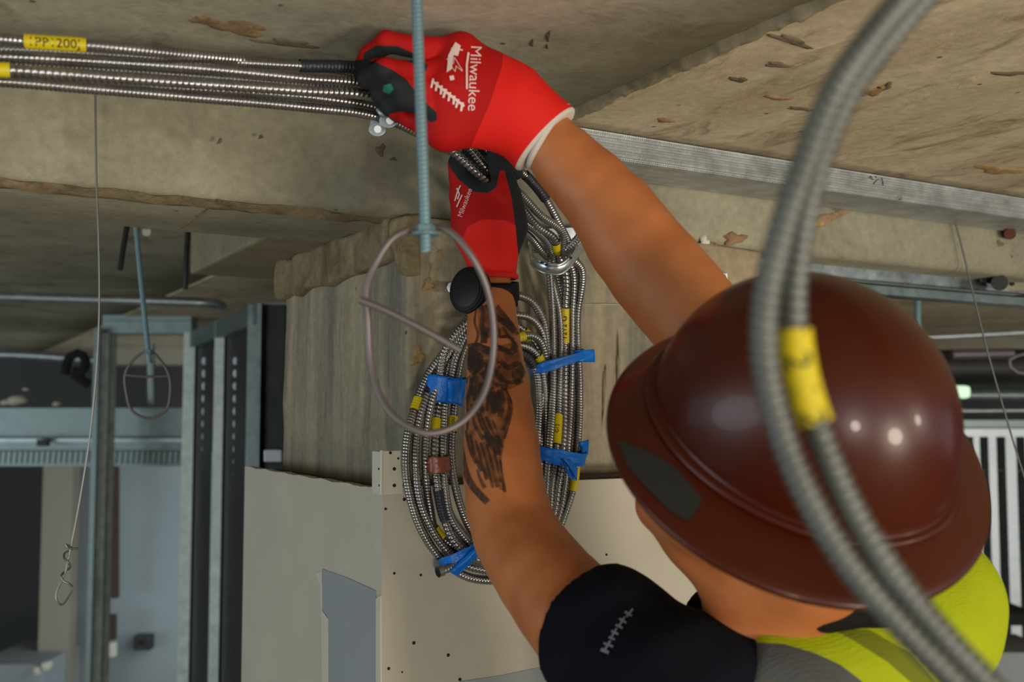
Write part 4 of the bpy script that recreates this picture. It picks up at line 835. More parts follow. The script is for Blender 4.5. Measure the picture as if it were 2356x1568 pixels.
def pxof(V): return np.stack([1178 + F * V[:, 0] / -V[:, 2], 784 - F * V[:, 1] / -V[:, 2]], -1)

# ------------------------------------------------------------------ materials of the worker
def skin_mat():
    m, nt, b = new_mat('skin'); L = nt.links.new; g = N(nt, 'ShaderNodeNewGeometry')
    n1 = N(nt, 'ShaderNodeTexNoise', i_Scale=16.0, i_Detail=5.0); L(g.outputs['Position'], n1.inputs['Vector'])
    r1 = N(nt, 'ShaderNodeMapRange', i_1=0.35, i_2=0.68); L(n1.outputs['Fac'], r1.inputs[0])
    mx = N(nt, 'ShaderNodeMix', data_type='RGBA'); mx.inputs[6].default_value = rgb(192, 119, 68); mx.inputs[7].default_value = rgb(172, 98, 52); L(r1.outputs[0], mx.inputs[0]); L(mx.outputs[2], b.inputs['Base Color'])
    b.inputs['Roughness'].default_value = 0.52; b.inputs['Subsurface Weight'].default_value = 0.12; b.inputs['Subsurface Radius'].default_value = (0.012, 0.005, 0.003); b.inputs['Subsurface Scale'].default_value = 0.6
    n2 = N(nt, 'ShaderNodeTexNoise', i_Scale=420.0, i_Detail=3.0); L(g.outputs['Position'], n2.inputs['Vector'])
    bp = N(nt, 'ShaderNodeBump', i_Strength=0.12, i_Distance=0.001); L(n2.outputs['Fac'], bp.inputs['Height']); L(bp.outputs[0], b.inputs['Normal']); return m
def mask_mat(name, cols, rough=(0.7, 0.5), knit=900, bump=0.3):
    """colour zones of a knitted glove / vest chosen by signed distances stored on the mesh: zone1, zone2 > 0"""
    m, nt, b = new_mat(name); L = nt.links.new; g = N(nt, 'ShaderNodeNewGeometry'); prev = None
    c = N(nt, 'ShaderNodeRGB'); c.outputs[0].default_value = cols[0]; prev = c.outputs[0]
    for i, col in enumerate(cols[1:]):
        at = N(nt, 'ShaderNodeAttribute', attribute_name='zone%d' % (i + 1)); r = N(nt, 'ShaderNodeMapRange', i_1=-0.0004, i_2=0.0004); L(at.outputs['Fac'], r.inputs[0])
        mx = N(nt, 'ShaderNodeMix', data_type='RGBA'); L(r.outputs[0], mx.inputs[0]); L(prev, mx.inputs[6]); mx.inputs[7].default_value = col; prev = mx.outputs[2]
    L(prev, b.inputs['Base Color']); b.inputs['Roughness'].default_value = rough[0]; b.inputs['Specular IOR Level'].default_value = 0.25
    w1 = N(nt, 'ShaderNodeTexVoronoi', i_Scale=knit, i_Randomness=0.3); L(g.outputs['Position'], w1.inputs['Vector'])
    n2 = N(nt, 'ShaderNodeTexNoise', i_Scale=45.0, i_Detail=3.0); L(g.outputs['Position'], n2.inputs['Vector'])
    ad = N(nt, 'ShaderNodeMath', operation='MULTIPLY_ADD'); L(n2.outputs['Fac'], ad.inputs[0]); ad.inputs[1].default_value = 3.0; L(w1.outputs['Distance'], ad.inputs[2])
    bp = N(nt, 'ShaderNodeBump', i_Strength=bump, i_Distance=0.001); L(ad.outputs[0], bp.inputs['Height']); L(bp.outputs[0], b.inputs['Normal']); return m
M['skin'] = skin_mat()
M['glove'] = mask_mat('red_knit_glove', [rgb(222, 30, 22), rgb(176, 12, 10), rgb(34, 37, 40), rgb(206, 198, 186)])
M['shirt'] = plain('navy_cotton', rgb(13, 16, 25), 0.95, 0, 0.4, 120, 0.1, spec=0.15)
M['vest'] = mask_mat('lime_mesh_vest', [rgb(160, 172, 4), rgb(78, 80, 78), rgb(108, 114, 16)], (0.8, 0.5), 420, 0.6)
M['hat'] = plain('maroon_hat_shell', rgb(68, 20, 4), 0.32, 0, 0.02, 60, 0.05, 0.12, 0.3)
M['hair'] = plain('dark_hair', rgb(16, 13, 12), 0.8, 0, 1.0, 300, spec=0.2)
M['watch'] = plain('black_rubber', rgb(15, 16, 17), 0.6, spec=0.2)
M['trouser'] = plain('work_trousers', rgb(52, 54, 60), 0.9, 0, 0.3, 100)
M['boot'] = plain('boot_leather', rgb(92, 62, 36), 0.6, 0, 0.2, 100)
M['print'] = plain('white_print', rgb(226, 196, 190), 0.7)
M['logo'] = plain('grey_print', rgb(120, 126, 136), 0.7)
M['sticker'] = plain('black_sticker', rgb(34, 36, 34), 0.55)
def ink_mat(lo=0.32, hi=0.78):
    m, nt, b = new_mat('tattoo_ink'); L = nt.links.new; b.inputs['Base Color'].default_value = rgb(54, 40, 34); b.inputs['Roughness'].default_value = 0.55
    g = N(nt, 'ShaderNodeNewGeometry'); n1 = N(nt, 'ShaderNodeTexNoise', i_Scale=90.0, i_Detail=4.0); L(g.outputs['Position'], n1.inputs['Vector'])
    r = N(nt, 'ShaderNodeMapRange', i_1=0.3, i_2=0.62, i_3=lo, i_4=hi); L(n1.outputs['Fac'], r.inputs[0]); L(r.outputs[0], b.inputs['Alpha']); return m
M['tattoo'] = ink_mat()
M['inkwash'] = ink_mat(0.08, 0.5)

# ------------------------------------------------------------------ the worker
HF = np.array([-0.77120807, 0.47934838, -0.41888334]); HL = np.array([-0.62316451, -0.43408637, 0.65056515]); HU = np.array([0.1300158, 0.76275432, 0.63348381])
HC = np.array([0.23052493, -0.07487257, -0.85])
def H(f, l, u): return HC + f * HF + l * HL + u * HU
feet_c = np.array([0.27, -1.70, -1.02])
person = empty('person', c2w(feet_c)); tag(person, 'person in maroon hard hat, navy shirt and lime vest reaching up with red gloves', 'person')
HR = np.stack([HF, HL, HU], 1)
def ell(c, R, r, k=0.015): return ('e', np.asarray(c, float), np.asarray(R, float), np.asarray(r, float), k)
I3 = np.eye(3)
lw, lm1, lm2, le, lu, ls = C(1126, 640, 1.30), C(1137, 800, 1.265), C(1153, 1010, 1.205), C(1178, 1206, 1.15), C(1335, 1425, 1.03), C(1530, 1600, .95)
rw, r1_, r2_, re, ru, rs = C(1258, 318, 1.13), C(1392, 462, 1.115), C(1466, 570, 1.10), C(1612, 745, 1.08), C(1800, 1000, 1.07), C(2100, 1400, 1.0)
nb = C(1850, 1500, 1.01)
PL = np.array([.27, -.80, -1.02])
body = [
  ell(H(0.0, 0, 0.005), HR, (0.098, 0.078, 0.10), 0.02), ell(H(0.045, 0, -0.085), HR, (0.052, 0.056, 0.065), 0.03),
  cc(H(0.02, 0.045, -0.10), 0.022, H(0.085, 0.016, -0.15), 0.018, 0.03), cc(C(1518, 1164, .975), .018, C(1592, 1236, .965), .024, .015), cc(C(1592, 1236, .965), .024, C(1696, 1332, .965), .033, .02), cc(H(0.02, -0.045, -0.10), 0.022, H(0.085, -0.016, -0.15), 0.018, 0.03),
  cc(H(0.092, 0, -0.152), 0.015, H(0.088, 0, -0.15), 0.015, 0.02),
  cc(H(0.095, 0, -0.045), 0.009, H(0.122, 0, -0.085), 0.012, 0.010), cc(H(0.11, 0.008, -0.09), 0.009, H(0.11, -0.008, -0.09), 0.009, 0.006),
  cc(H(0.105, 0.018, -0.119), 0.0065, H(0.109, -0.018, -0.119), 0.0065, 0.005), cc(H(0.102, 0.015, -0.13), 0.007, H(0.105, -0.015, -0.13), 0.007, 0.005),
  cc(H(0.085, 0.032, -0.05), 0.012, H(0.085, 0.03, -0.052), 0.012, 0.006), cc(H(0.085, -0.032, -0.05), 0.012, H(0.085, -0.03, -0.052), 0.012, 0.006),
  cc(H(0.09, 0.012, -0.034), 0.008, H(0.078, 0.05, -0.036), 0.007, 0.01), cc(H(0.09, -0.012, -0.034), 0.008, H(0.078, -0.05, -0.036), 0.007, 0.01),
  cc(H(-0.03, 0, -0.04), 0.062, nb + np.array([-.01, 0.03, 0]), 0.060, 0.03), cc(H(0.03, 0, -0.11), 0.045, nb, 0.055, 0.03),
  *limb([(lw, .0262), (lm1, .0305), (lm2, .0405), (C(1160, 1120, 1.175), .0435), (le, .0440), (C(1240, 1310, 1.095), .0465), (lu, .051), (ls, .060)]),
  *limb([(rw, .031), (C(1315, 385, 1.125), .0355), (r1_, .041), (r2_, .048), (C(1545, 665, 1.09), .049), (re, .048), (ru, .05), (rs, .062)]),
  cc(ls, .062, nb + np.array([0, -.05, .02]), .068, .04), cc(rs, .064, nb + np.array([0, -.05, .02]), .068, .04),
  ell(np.array([.27, -.47, -1.03]), I3, (.165, .20, .115), .05), ell(np.array([.27, -.66, -1.03]), I3, (.145, .16, .105), .05), ell(PL, I3, (.155, .11, .11), .04),
]
for sx in (-1, 1):
    hx = .27 + sx * .09; body += [cc([hx, -.84, -1.02], .085, [hx + sx * .02, -1.25, -1.03], .055, .03), cc([hx + sx * .02, -1.25, -1.03], .056, [hx + sx * .03, -1.62, -1.0], .04, .02), cc([hx + sx * .03, -1.66, -1.02], .038, [hx + sx * .03 - .05, -1.67, -1.13], .032, .02)]
ea = HR @ np.array([[1, 0, 0.25], [0, 1, 0], [-0.25, 0, 1.0]])
for sd in (-1, 1): body += [ell(H(-0.005, sd * 0.079, -0.072), HR, (0.017, 0.009, 0.031), .004), cc(H(0.004, sd * 0.076, -0.098), .008, H(0.002, sd * 0.077, -0.094), .008, .004)]
V, Q = blob(body, 0.0048); V = relax(V, Q, 2); BV = c2w(V)
link('body', BV, Q, M['skin'], person, True)
tri = [tuple(q) for q in Q.tolist()]
def bvh_of(Vw, Q): return BVHTree.FromPolygons([tuple(p) for p in Vw], [tuple(q) for q in Q.tolist()])
bvB = bvh_of(BV, Q)
def decal_geo(poly, bvh, lift=0.0006, grid=9.0, maxd=3.0):
    """lay a pixel-space outline on a surface (a print or tattoo really lying on it)"""
    poly = np.asarray(poly, float); nE = len(poly); pts = [poly]
    # densify outline
    out = []
    for i in range(nE):
        a, b = poly[i], poly[(i + 1) % nE]; m = max(1, int(np.linalg.norm(b - a) / grid)); out += [a + (b - a) * t / m for t in range(m)]
    out = np.array(out); nE = len(out); lo, hi = out.min(0), out.max(0)
    gx, gy = np.meshgrid(np.arange(lo[0] + grid / 2, hi[0], grid), np.arange(lo[1] + grid / 2, hi[1], grid)); g = np.stack([gx.ravel(), gy.ravel()], -1)
    al = np.concatenate([out, g]) if len(g) else out
    r = delaunay_2d_cdt([Vector(p) for p in al], [(i, (i + 1) % nE) for i in range(nE)], [tuple(range(nE))], 1, 1e-4)
    v2 = [np.array(p[:]) for p in r[0]]; Vw = []; ok = []
    for p in v2:
        d = P(p[0], p[1], 1.0) - CAM; d /= np.linalg.norm(d); loc, nn, ix, ds = bvh.ray_cast(Vector(CAM), Vector(d), maxd)
        if loc is None: Vw.append(CAM); ok.append(False)
        else:
            nn = np.array(nn[:]); nn = -nn if nn @ d > 0 else nn; Vw.append(np.array(loc[:]) + nn * lift - d * lift * 0.5); ok.append(True)
    fs = [tuple(f) for f in r[2] if all(ok[i] for i in f) and max(np.linalg.norm(Vw[f[i]] - Vw[f[i - 1]]) for i in range(len(f))) < 0.03]
    return np.array(Vw), fs
def decal(name, polys, bvh, mat, parent, lift=0.0006, grid=9.0, label=None):
    mb = MB()
    for p in polys:
        try: v, f = decal_geo(p, bvh, lift, grid)
        except Exception: continue
        if f:
            used = sorted({i for q in f for i in q}); mp = {u: k for k, u in enumerate(used)}; mb.add(v[used], [tuple(mp[i] for i in q) for q in f])
    if not mb.v: return None
    o = link(name, np.concatenate(mb.v), mb.f, mat, parent, True)
    if label: o['label'] = label
    return o
def stroke(pts, w0, w1=None):
    pts = np.asarray(pts, float); w1 = w0 if w1 is None else w1; t = np.gradient(pts, axis=0); t /= np.linalg.norm(t, axis=1, keepdims=True); n = np.stack([-t[:, 1], t[:, 0]], -1)
    w_ = np.linspace(w0, w1, len(pts))[:, None] / 2; return np.concatenate([pts + n * w_, (pts - n * w_)[::-1]])
def arc(pts, n=10):
    p = np.array([(x, y, 0) for x, y in pts], float); L = np.linalg.norm(np.diff(p, axis=0), axis=1).sum(); return spline(p, L / n)[:, :2]
# tattoo: winged figure down the left forearm
T = []
T += [stroke(arc([(1068, 930), (1060, 1000), (1066, 1060), (1082, 1110), (1122, 1156)]), 12, 16)]
T += [stroke(arc(s), a, b) for s, a, b in [
  ([(1100, 690), (1112, 720), (1108, 752), (1120, 780)], 9, 12), ([(1118, 700), (1136, 724), (1160, 742), (1186, 762)], 8, 16), ([(1140, 736), (1168, 738), (1190, 770)], 6, 10),
  ([(1078, 800), (1100, 796), (1124, 808), (1150, 800), (1176, 812), (1188, 804)], 18, 12), ([(1138, 782), (1150, 800), (1172, 806), (1184, 790), (1172, 774), (1148, 776)], 6, 6),
  ([(1070, 820), (1090, 832), (1120, 836), (1146, 828)], 26, 14), ([(1150, 830), (1170, 846), (1190, 836), (1204, 862)], 12, 14), ([(1148, 862), (1168, 880), (1190, 876), (1204, 860)], 10, 8), ([(1150, 842), (1142, 862), (1156, 880)], 8, 8),
  ([(1080, 850), (1070, 884), (1066, 920), (1064, 960)], 10, 8), ([(1098, 846), (1086, 880), (1076, 920), (1074, 950)], 7, 10),
  ([(1108, 856), (1122, 876), (1142, 884), (1158, 894)], 12, 8), ([(1160, 892), (1172, 920), (1170, 952), (1158, 990)], 8, 9), ([(1148, 896), (1156, 924), (1150, 960)], 14, 12),
  ([(1126, 892), (1134, 920), (1140, 950)], 22, 16), ([(1110, 880), (1104, 920), (1110, 950)], 12, 10)]]
fe = [((1084, 930), (1092, 976), (1112, 1010)), ((1096, 940), (1108, 980), (1128, 1012)), ((1104, 950), (1122, 992), (1140, 1016)), ((1118, 958), (1136, 996), (1152, 1018)),
      ((1134, 966), (1146, 1000), (1156, 1030)), ((1072, 990), (1080, 1030), (1096, 1066)), ((1082, 1000), (1092, 1044), (1108, 1084)), ((1094, 1012), (1106, 1056), (1120, 1104)),
      ((1106, 1018), (1120, 1064), (1134, 1122)), ((1120, 1022), (1132, 1066), (1146, 1120)), ((1136, 1028), (1144, 1070), (1152, 1110)), ((1150, 1034), (1154, 1080), (1162, 1132)), ((1098, 1080), (1106, 1104), (1116, 1122))]
for i, s in enumerate(fe): T.append(stroke(arc(s, 6), 4, 7 if i % 3 else 10))
T += [[(1112, 1000), (1132, 1004), (1150, 1020), (1154, 1048), (1140, 1046), (1124, 1026)], [(1064, 806), (1084, 798), (1104, 812), (1106, 850), (1090, 862), (1070, 850)], [(1126, 900), (1150, 902), (1156, 930), (1142, 950), (1128, 930)]]
T += [[(1062, 812), (1082, 800), (1100, 804), (1112, 822), (1112, 846), (1098, 858), (1082, 852), (1066, 862)], [(1118, 836), (1140, 840), (1144, 856), (1128, 872), (1114, 860)], [(1152, 884), (1168, 884), (1166, 900), (1154, 900)], [(1178, 846), (1200, 850), (1203, 880), (1186, 886), (1176, 866)],
      [(1082, 868), (1102, 866), (1104, 900), (1092, 926), (1080, 900)], [(1108, 744), (1124, 752), (1120, 790), (1106, 790)], [(1146, 700), (1134, 716), (1150, 730), (1176, 752), (1184, 748)]]
T += [stroke(arc(s), a, b) for s, a, b in [([(1096, 712), (1092, 740), (1100, 770), (1092, 798)], 4, 6), ([(1124, 760), (1136, 752), (1150, 762), (1144, 776), (1130, 776)], 5, 5), ([(1156, 752), (1176, 780), (1190, 800)], 6, 9),
  ([(1060, 880), (1056, 920), (1058, 960)], 6, 6), ([(1088, 930), (1078, 960), (1076, 990)], 5, 4), ([(1166, 900), (1178, 930), (1172, 970), (1160, 1010)], 4, 5), ([(1116, 880), (1122, 910), (1120, 946)], 8, 6)]]
decal('tattoo_shading', [[(1064, 800), (1096, 788), (1130, 798), (1190, 786), (1204, 850), (1198, 884), (1160, 900), (1176, 940), (1162, 1000), (1154, 1060), (1160, 1130), (1140, 1120), (1108, 1080), (1080, 1030), (1068, 960), (1060, 880)], [(1100, 700), (1128, 704), (1180, 760), (1186, 780), (1130, 776), (1100, 770)]], bvB, M['inkwash'], person, 0.0004, 9.0)
decal('tattoo', T, bvB, M['tattoo'], person, 0.0007, 9.0, 'dark winged tattoo down the left forearm')

# gloves -------------------------------------------------------------
def seg(chain, k=0.005): return [cc(C(*a[:3]), a[3], C(*b[:3]), b[3], k) for a, b in zip(chain[:-1], chain[1:])]
def sdpoly(px, poly):     # signed px distance to a polygon, + inside
    poly = np.asarray(poly, float); d = np.full(len(px), 1e9); ins = np.zeros(len(px), bool)
    for i in range(len(poly)):
        a, b = poly[i], poly[(i + 1) % len(poly)]; ab_ = b - a; t = np.clip(((px - a) @ ab_) / (ab_ @ ab_), 0, 1); d = np.minimum(d, np.linalg.norm(px - a - t[:, None] * ab_, axis=1))
        c_ = (a[1] > px[:, 1]) != (b[1] > px[:, 1]); xi = a[0] + (px[:, 1] - a[1]) * (b[0] - a[0]) / (b[1] - a[1] + 1e-12); ins ^= c_ & (px[:, 0] < xi)
    return np.where(ins, d, -d) / 2000.0
def shr(p, s=0.966): return (p[0], p[1] * s, p[2] * s, p[3] * s, p[4] * s, p[5])
# upper (right hand) glove: back of the hand toward us, fingers closed over the cables at left
UG = [cc(C(1255, 316, 1.168), .0375, C(1165, 250, 1.16), .042, .02), cc(C(1275, 290, 1.168), .026, C(1232, 352, 1.168), .026, .02),
      cc(C(1170, 218, 1.155), .034, C(1062, 126, 1.145), .020, .015), cc(C(1165, 268, 1.155), .034, C(1035, 284, 1.148), .026, .02), cc(C(1215, 262, 1.16), .034, C(1120, 190, 1.15), .030, .015), cc(C(1160, 240, 1.155), .035, C(1030, 210, 1.145), .031, .025),
      cc(C(1058, 118, 1.148), .0165, C(1046, 215, 1.14), .021, .02), cc(C(1046, 215, 1.14), .021, C(1022, 300, 1.15), .019, .02)]
UG += seg([(1062, 112, 1.15, .0145), (975, 112, 1.135, .0125), (890, 96, 1.13, .0118), (850, 128, 1.15, .0112), (828, 160, 1.185, .0098)], .004)
UG += seg([(1040, 160, 1.142, .0145), (960, 170, 1.125, .0130), (888, 160, 1.122, .0122), (846, 180, 1.145, .0112), (838, 178, 1.195, .010)], .004)
UG += seg([(1030, 210, 1.140, .0145), (965, 205, 1.122, .0130), (912, 195, 1.120, .0125), (878, 215, 1.14, .0115), (880, 232, 1.185, .0105)], .004)
UG += seg([(1022, 262, 1.142, .0140), (972, 238, 1.124, .0125), (932, 228, 1.124, .012), (900, 246, 1.143, .011), (905, 250, 1.19, .010)], .004)
UG += seg([(1040, 300, 1.165, .016), (985, 292, 1.165, .0135), (945, 268, 1.168, .0118), (918, 262, 1.18, .0105)], .006)
cutp = (C(1305, 250, 1.128) + C(1220, 378, 1.128)) / 2; ax_ = C(1320, 385, 1.122) - C(1230, 300, 1.128); ax_ /= np.linalg.norm(ax_)
UG = [shr(p) for p in UG]
V, Q = blob(UG, 0.0026, [(cutp + ax_ * .002, ax_)]); V = relax(V, Q, 1); px = pxof(V)
z1 = sdpoly(px, [(1158, 60), (1156, 150), (1128, 235), (1080, 345), (1000, 400), (700, 400), (700, 0), (1158, 0)])
blk = np.maximum.reduce([sdpoly(px, [(836, 122), (866, 104), (915, 106), (955, 124), (985, 150), (980, 166), (950, 146), (905, 128), (862, 134), (836, 144)]),
    sdpoly(px, [(780, 148), (832, 136), (862, 142), (902, 160), (935, 182), (965, 222), (1004, 258), (1006, 276), (992, 282), (960, 262), (925, 256), (900, 262), (860, 300), (780, 300)]),
    -1.134 - V[:, 2]])
z2 = blk; trim = (V - cutp) @ ax_ + 0.0015
gu = link('work_glove', c2w(V), Q, M['glove'], person, True, attrs={'zone1': z1, 'zone2': z2, 'zone3': trim}); gu['label'] = 'red knit glove on the upper hand, white cuff edge'
bvU = bvh_of(c2w(V), Q)
# white knit edge of the cuff
u_ = C(1305, 250, 1.128) - C(1220, 378, 1.128); rr = np.linalg.norm(u_) / 2 + .001; u_ /= np.linalg.norm(u_); v_ = np.cross(ax_, u_)
ring = [cutp + rr * (math.cos(t) * u_ + math.sin(t) * v_ * 0.92) for t in np.linspace(0, 2 * np.pi, 41)]
o = MB().tube(c2w(np.array(ring)), 0.0042, 8, False).build('cuff_edge', plain('white_knit', rgb(206, 198, 186), 0.9, 0, 0.4, 500), gu, True); o['label'] = 'white knitted cuff edge'
decal('green_mark', [[(884, 196), (900, 192), (906, 204), (896, 216), (882, 210)]], bvU, plain('green_print', rgb(10, 110, 84), 0.6), gu, 0.0006, 6.0, 'small green mark on the black coating')
# lower (left hand) glove: fist closed round the cables, black coated palm and thumb toward us
LG = [cc(C(1134, 634, 1.30), .0278, C(1132, 600, 1.295), .0285, .01), cc(C(1131, 600, 1.295), .028, C(1126, 520, 1.29), .042, .014), cc(C(1106, 520, 1.29), .034, C(1090, 450, 1.285), .025, .02), cc(C(1146, 520, 1.29), .033, C(1150, 455, 1.285), .026, .02),
      cc(C(1086, 440, 1.285), .024, C(1130, 440, 1.285), .024, .02)]
LG += seg([(1082, 450, 1.282, .018), (1062, 408, 1.27, .0145), (1058, 378, 1.268, .0135), (1072, 366, 1.29, .012), (1100, 372, 1.305, .0108)], .006)
LG += seg([(1090, 440, 1.30, .018), (1078, 392, 1.305, .0145), (1100, 352, 1.312, .0135), (1140, 352, 1.31, .012)], .006)
LG += seg([(1110, 440, 1.315, .018), (1110, 385, 1.335, .0145), (1145, 362, 1.345, .013), (1168, 372, 1.33, .011)], .006)
LG += seg([(1130, 445, 1.325, .018), (1140, 400, 1.35, .014), (1170, 385, 1.355, .0125), (1185, 396, 1.34, .0105)], .006)
LG += seg([(1158, 470, 1.282, .019), (1160, 425, 1.262, .0145), (1152, 385, 1.245, .0135), (1146, 356, 1.238, .0125), (1142, 346, 1.24, .011)], .007)
cutl = C(1132, 636, 1.30); axl = C(1134, 690, 1.29) - C(1130, 600, 1.295); axl /= np.linalg.norm(axl)
V, Q = blob(LG, 0.0026, [(cutl, axl)]); V = relax(V, Q, 1); px = pxof(V)
z1 = sdpoly(px, [(1000, 300), (1250, 300), (1250, 520), (1196, 522), (1160, 506), (1110, 504), (1075, 522), (1060, 556), (1000, 560)])
z2 = np.maximum.reduce([sdpoly(px, [(1020, 300), (1240, 300), (1240, 640), (1196, 620), (1186, 520), (1176, 450), (1160, 392), (1150, 392), (1142, 430), (1122, 444), (1090, 441), (1054, 412), (1036, 386), (1026, 360)]),
    (-1.30 - V[:, 2]) - 0.012])
gl_ = link('work_glove', c2w(V), Q, M['glove'], person, True, attrs={'zone1': z1, 'zone2': z2, 'zone3': np.full(len(V), -1.0)}); gl_['label'] = 'red glove with black palm on the lower hand'
bvL = bvh_of(c2w(V), Q)
ring = [cutl + np.array([.030 * math.cos(t), 0.001 * math.sin(t), .030 * math.sin(t)]) for t in np.linspace(0, 2 * np.pi, 33)]
MB().tube(c2w(np.array(ring)), 0.0035, 8, False).build('cuff_edge', plain('red_knit_edge', rgb(200, 26, 22), 0.9), gl_, True)
# lettering on the gloves
def text_px(s, size, c, ang, sx=1.0):
    T_, fs = text_polys(s, size); ca, sa = math.cos(ang), math.sin(ang)
    x = T_[:, 0] * sx; y = -T_[:, 1]; return np.stack([c[0] + x * ca - y * sa, c[1] + x * sa + y * ca], -1), fs
def text_decal(s, size, c, ang, bvh, mat, parent, lift=0.0009, sx=1.0):
    p, fs = text_px(s, size, c, ang, sx); Vw = []
    for q in p:
        d = P(q[0], q[1], 1.0) - CAM; d /= np.linalg.norm(d); loc = bvh.ray_cast(Vector(CAM), Vector(d), 3.0)[0]
        if loc is None: return None
        Vw.append(np.array(loc[:]) - d * lift)
    return link('lettering', np.array(Vw), [f for f in fs], mat, parent)
text_decal('Milwaukee', 36, (1091, 180), math.radians(93), bvU, M['print'], gu, 0.0012, .98)
text_decal('1\u26a1', 40, (1046, 138), math.radians(98), bvU, M['print'], gu, 0.0012)
decal('logo_stroke', [[(1048, 98), (1060, 106), (1054, 130), (1044, 128), (1040, 160), (1028, 168), (1032, 128)], [(1034, 176), (1044, 174), (1046, 184), (1036, 186)], stroke([(1078, 122), (1074, 150), (1074, 205)], 5, 4)], bvU, M['print'], gu, 0.0011, 6.0, 'white zigzag emblem')
decal('logo_stroke', [stroke([(998 + 9.5 * i, 182 + 7.6 * i), (992 + 9.5 * i + 2 * (i % 3), 202 + 7.6 * i)], 5.5 + (i % 2), 5) for i in range(8)] + [stroke([(994, 186), (1068, 244)], 5, 6)], bvU, M['print'], gu, 0.0011, 6.0, 'white diagonal lettering, worn')
text_decal('Milwaukee', 17, (1070, 466), math.radians(-70), bvL, M['print'], gl_, 0.0012, .95)
decal('logo_stroke', [stroke([(1052, 432), (1058, 446), (1054, 458)], 3, 3), stroke([(1048, 462), (1054, 440), (1060, 426)], 3, 3), stroke([(1052, 476), (1064, 448)], 3, 3)], bvL, M['print'], gl_, 0.0011, 5.0, 'white emblem strokes')

# wristwatch
wt = empty('wristwatch', c2w(C(1087, 668, 1.27))); wt.parent = person; wt.location = tuple(ORG[wt.name] - ORG[person.name])
caxis = np.array([-0.62, 0.12, 0.77]); caxis /= np.linalg.norm(caxis); cw = C(1090, 670, 1.278); e1 = np.cross(caxis, [0, 1, 0]); e1 /= np.linalg.norm(e1); e2 = np.cross(e1, caxis)
def disc(c, r, h, name, mat, par, bev=0.0015, n=36): return MB().prism(c2w(np.array([c + r * (math.cos(t) * e1 + math.sin(t) * e2) for t in np.linspace(0, 2 * np.pi, n, endpoint=False)])), (caxis[0] * RT + caxis[1] * UP - caxis[2] * FW) * h).build(name, mat, par, True, bev)
disc(cw, .0285, .013, 'watch_case', M['watch'], wt); disc(cw + caxis * .0132, .0255, .001, 'bezel', plain('watch_bezel', rgb(13, 14, 15), 0.5, spec=0.2), wt, 0.0003); disc(cw + caxis * .0144, .0215, .0006, 'glass', plain('watch_glass', rgb(12, 13, 14), 0.4, spec=0.3), wt, 0.0001)
wc = C(1131, 672, 1.297); Vb = []; nb_ = 48; Wb = 5
fx = np.array([0.995, 0.05, -0.09]); fz = np.array([0.09, -.1, 0.99]); fy = np.array([-.06, 0.99, .1])
for i in range(nb_):
    t = 2 * np.pi * i / nb_
    for j in range(Wb):
        q = j / (Wb - 1) - .5; Vb.append(wc + .0330 * math.cos(t) * fx + .0315 * math.sin(t) * fz + fy * .026 * q * (1 - 0.15 * abs(math.cos(t))) )
fb = [(i * Wb + j, i * Wb + j + 1, ((i + 1) % nb_) * Wb + j + 1, ((i + 1) % nb_) * Wb + j) for i in range(nb_) for j in range(Wb - 1)]
o = link('watch_band', c2w(np.array(Vb)), fb, M['watch'], wt, True); sm = o.modifiers.new('thickness', 'SOLIDIFY'); sm.thickness = .003; sm.offset = 0
MB().hexa([c2w(C(x, y, d_)) for x, y, d_ in ((1184, 706, 1.28), (1192, 704, 1.28), (1192, 704, 1.31), (1184, 706, 1.31), (1184, 668, 1.28), (1192, 670, 1.28), (1192, 670, 1.31), (1184, 668, 1.31))]).build('buckle', M['watch'], wt, bevel=.001)

# hard hat ------------------------------------------------------------
hat = empty('hard_hat', c2w(HC)); hat.parent = person; hat.location = tuple(ORG[hat.name] - ORG[person.name])
Ad, Bd, Hd = .1227, .1007, .1341; Ab, Bb, off = .1554, .1581, -.0048
nT = 96
def ringv(a, b, h, o=0.0, sag=0.0, ridge=0.0):
    th = np.linspace(0, 2 * np.pi, nT, endpoint=False); c_, s_ = np.cos(th), np.sin(th)
    rd = 1 + ridge * np.exp(-((np.abs(s_)) / 0.16) ** 2)
    return HC + np.outer(a * c_ * rd + o, HF) + np.outer(b * s_ * rd, HL) + np.outer(np.full(nT, h) - sag * c_ ** 2, HU)
rings = []
for ph in np.linspace(0.02, 1.0, 26):
    hh = Hd * math.cos(ph * math.pi / 2 * 0.94); k_ = math.sin(ph * math.pi / 2 * 0.94) ** 0.92
    rings.append(ringv(Ad * k_, Bd * k_, hh))
shell = rings + [ringv(Ad * 1.0, Bd * 1.0, .008), ringv(Ad * 1.03, Bd * 1.035, .0055), ringv(Ad * 1.05, Bd * 1.06, .0065), ringv(Ad * 1.065, Bd * 1.085, .0035)]
def loft(rs, close_top=True, flip=False):
    V = np.concatenate(rs); m = len(rs); f = [(i * nT + j, i * nT + (j + 1) % nT, (i + 1) * nT + (j + 1) % nT, (i + 1) * nT + j) for i in range(m - 1) for j in range(nT)]
    if close_top: f.append(tuple(range(nT))[::-1])
    return V, f
Vs, fs = loft(shell); o = link('shell', c2w(Vs), fs, M['hat'], hat, True); sm = o.modifiers.new('thickness', 'SOLIDIFY'); sm.thickness = .0025; sm.offset = -1
br = []
for t in np.linspace(0, 1, 8):
    a_ = Ad * 1.05 * (1 - t) + Ab * t; b_ = Bd * 1.06 * (1 - t) + Bb * t
    br.append(ringv(a_, b_, .004 - .002 * math.sin(t * 3) - .010 * t * t, off * t, 0.006 * t))
br += [ringv(Ab + .0015, Bb + .0015, -.0085, off, .006), ringv(Ab + .001, Bb + .001, -.0115, off, .006), ringv(Ab - .002, Bb - .002, -.0110, off, .006)]
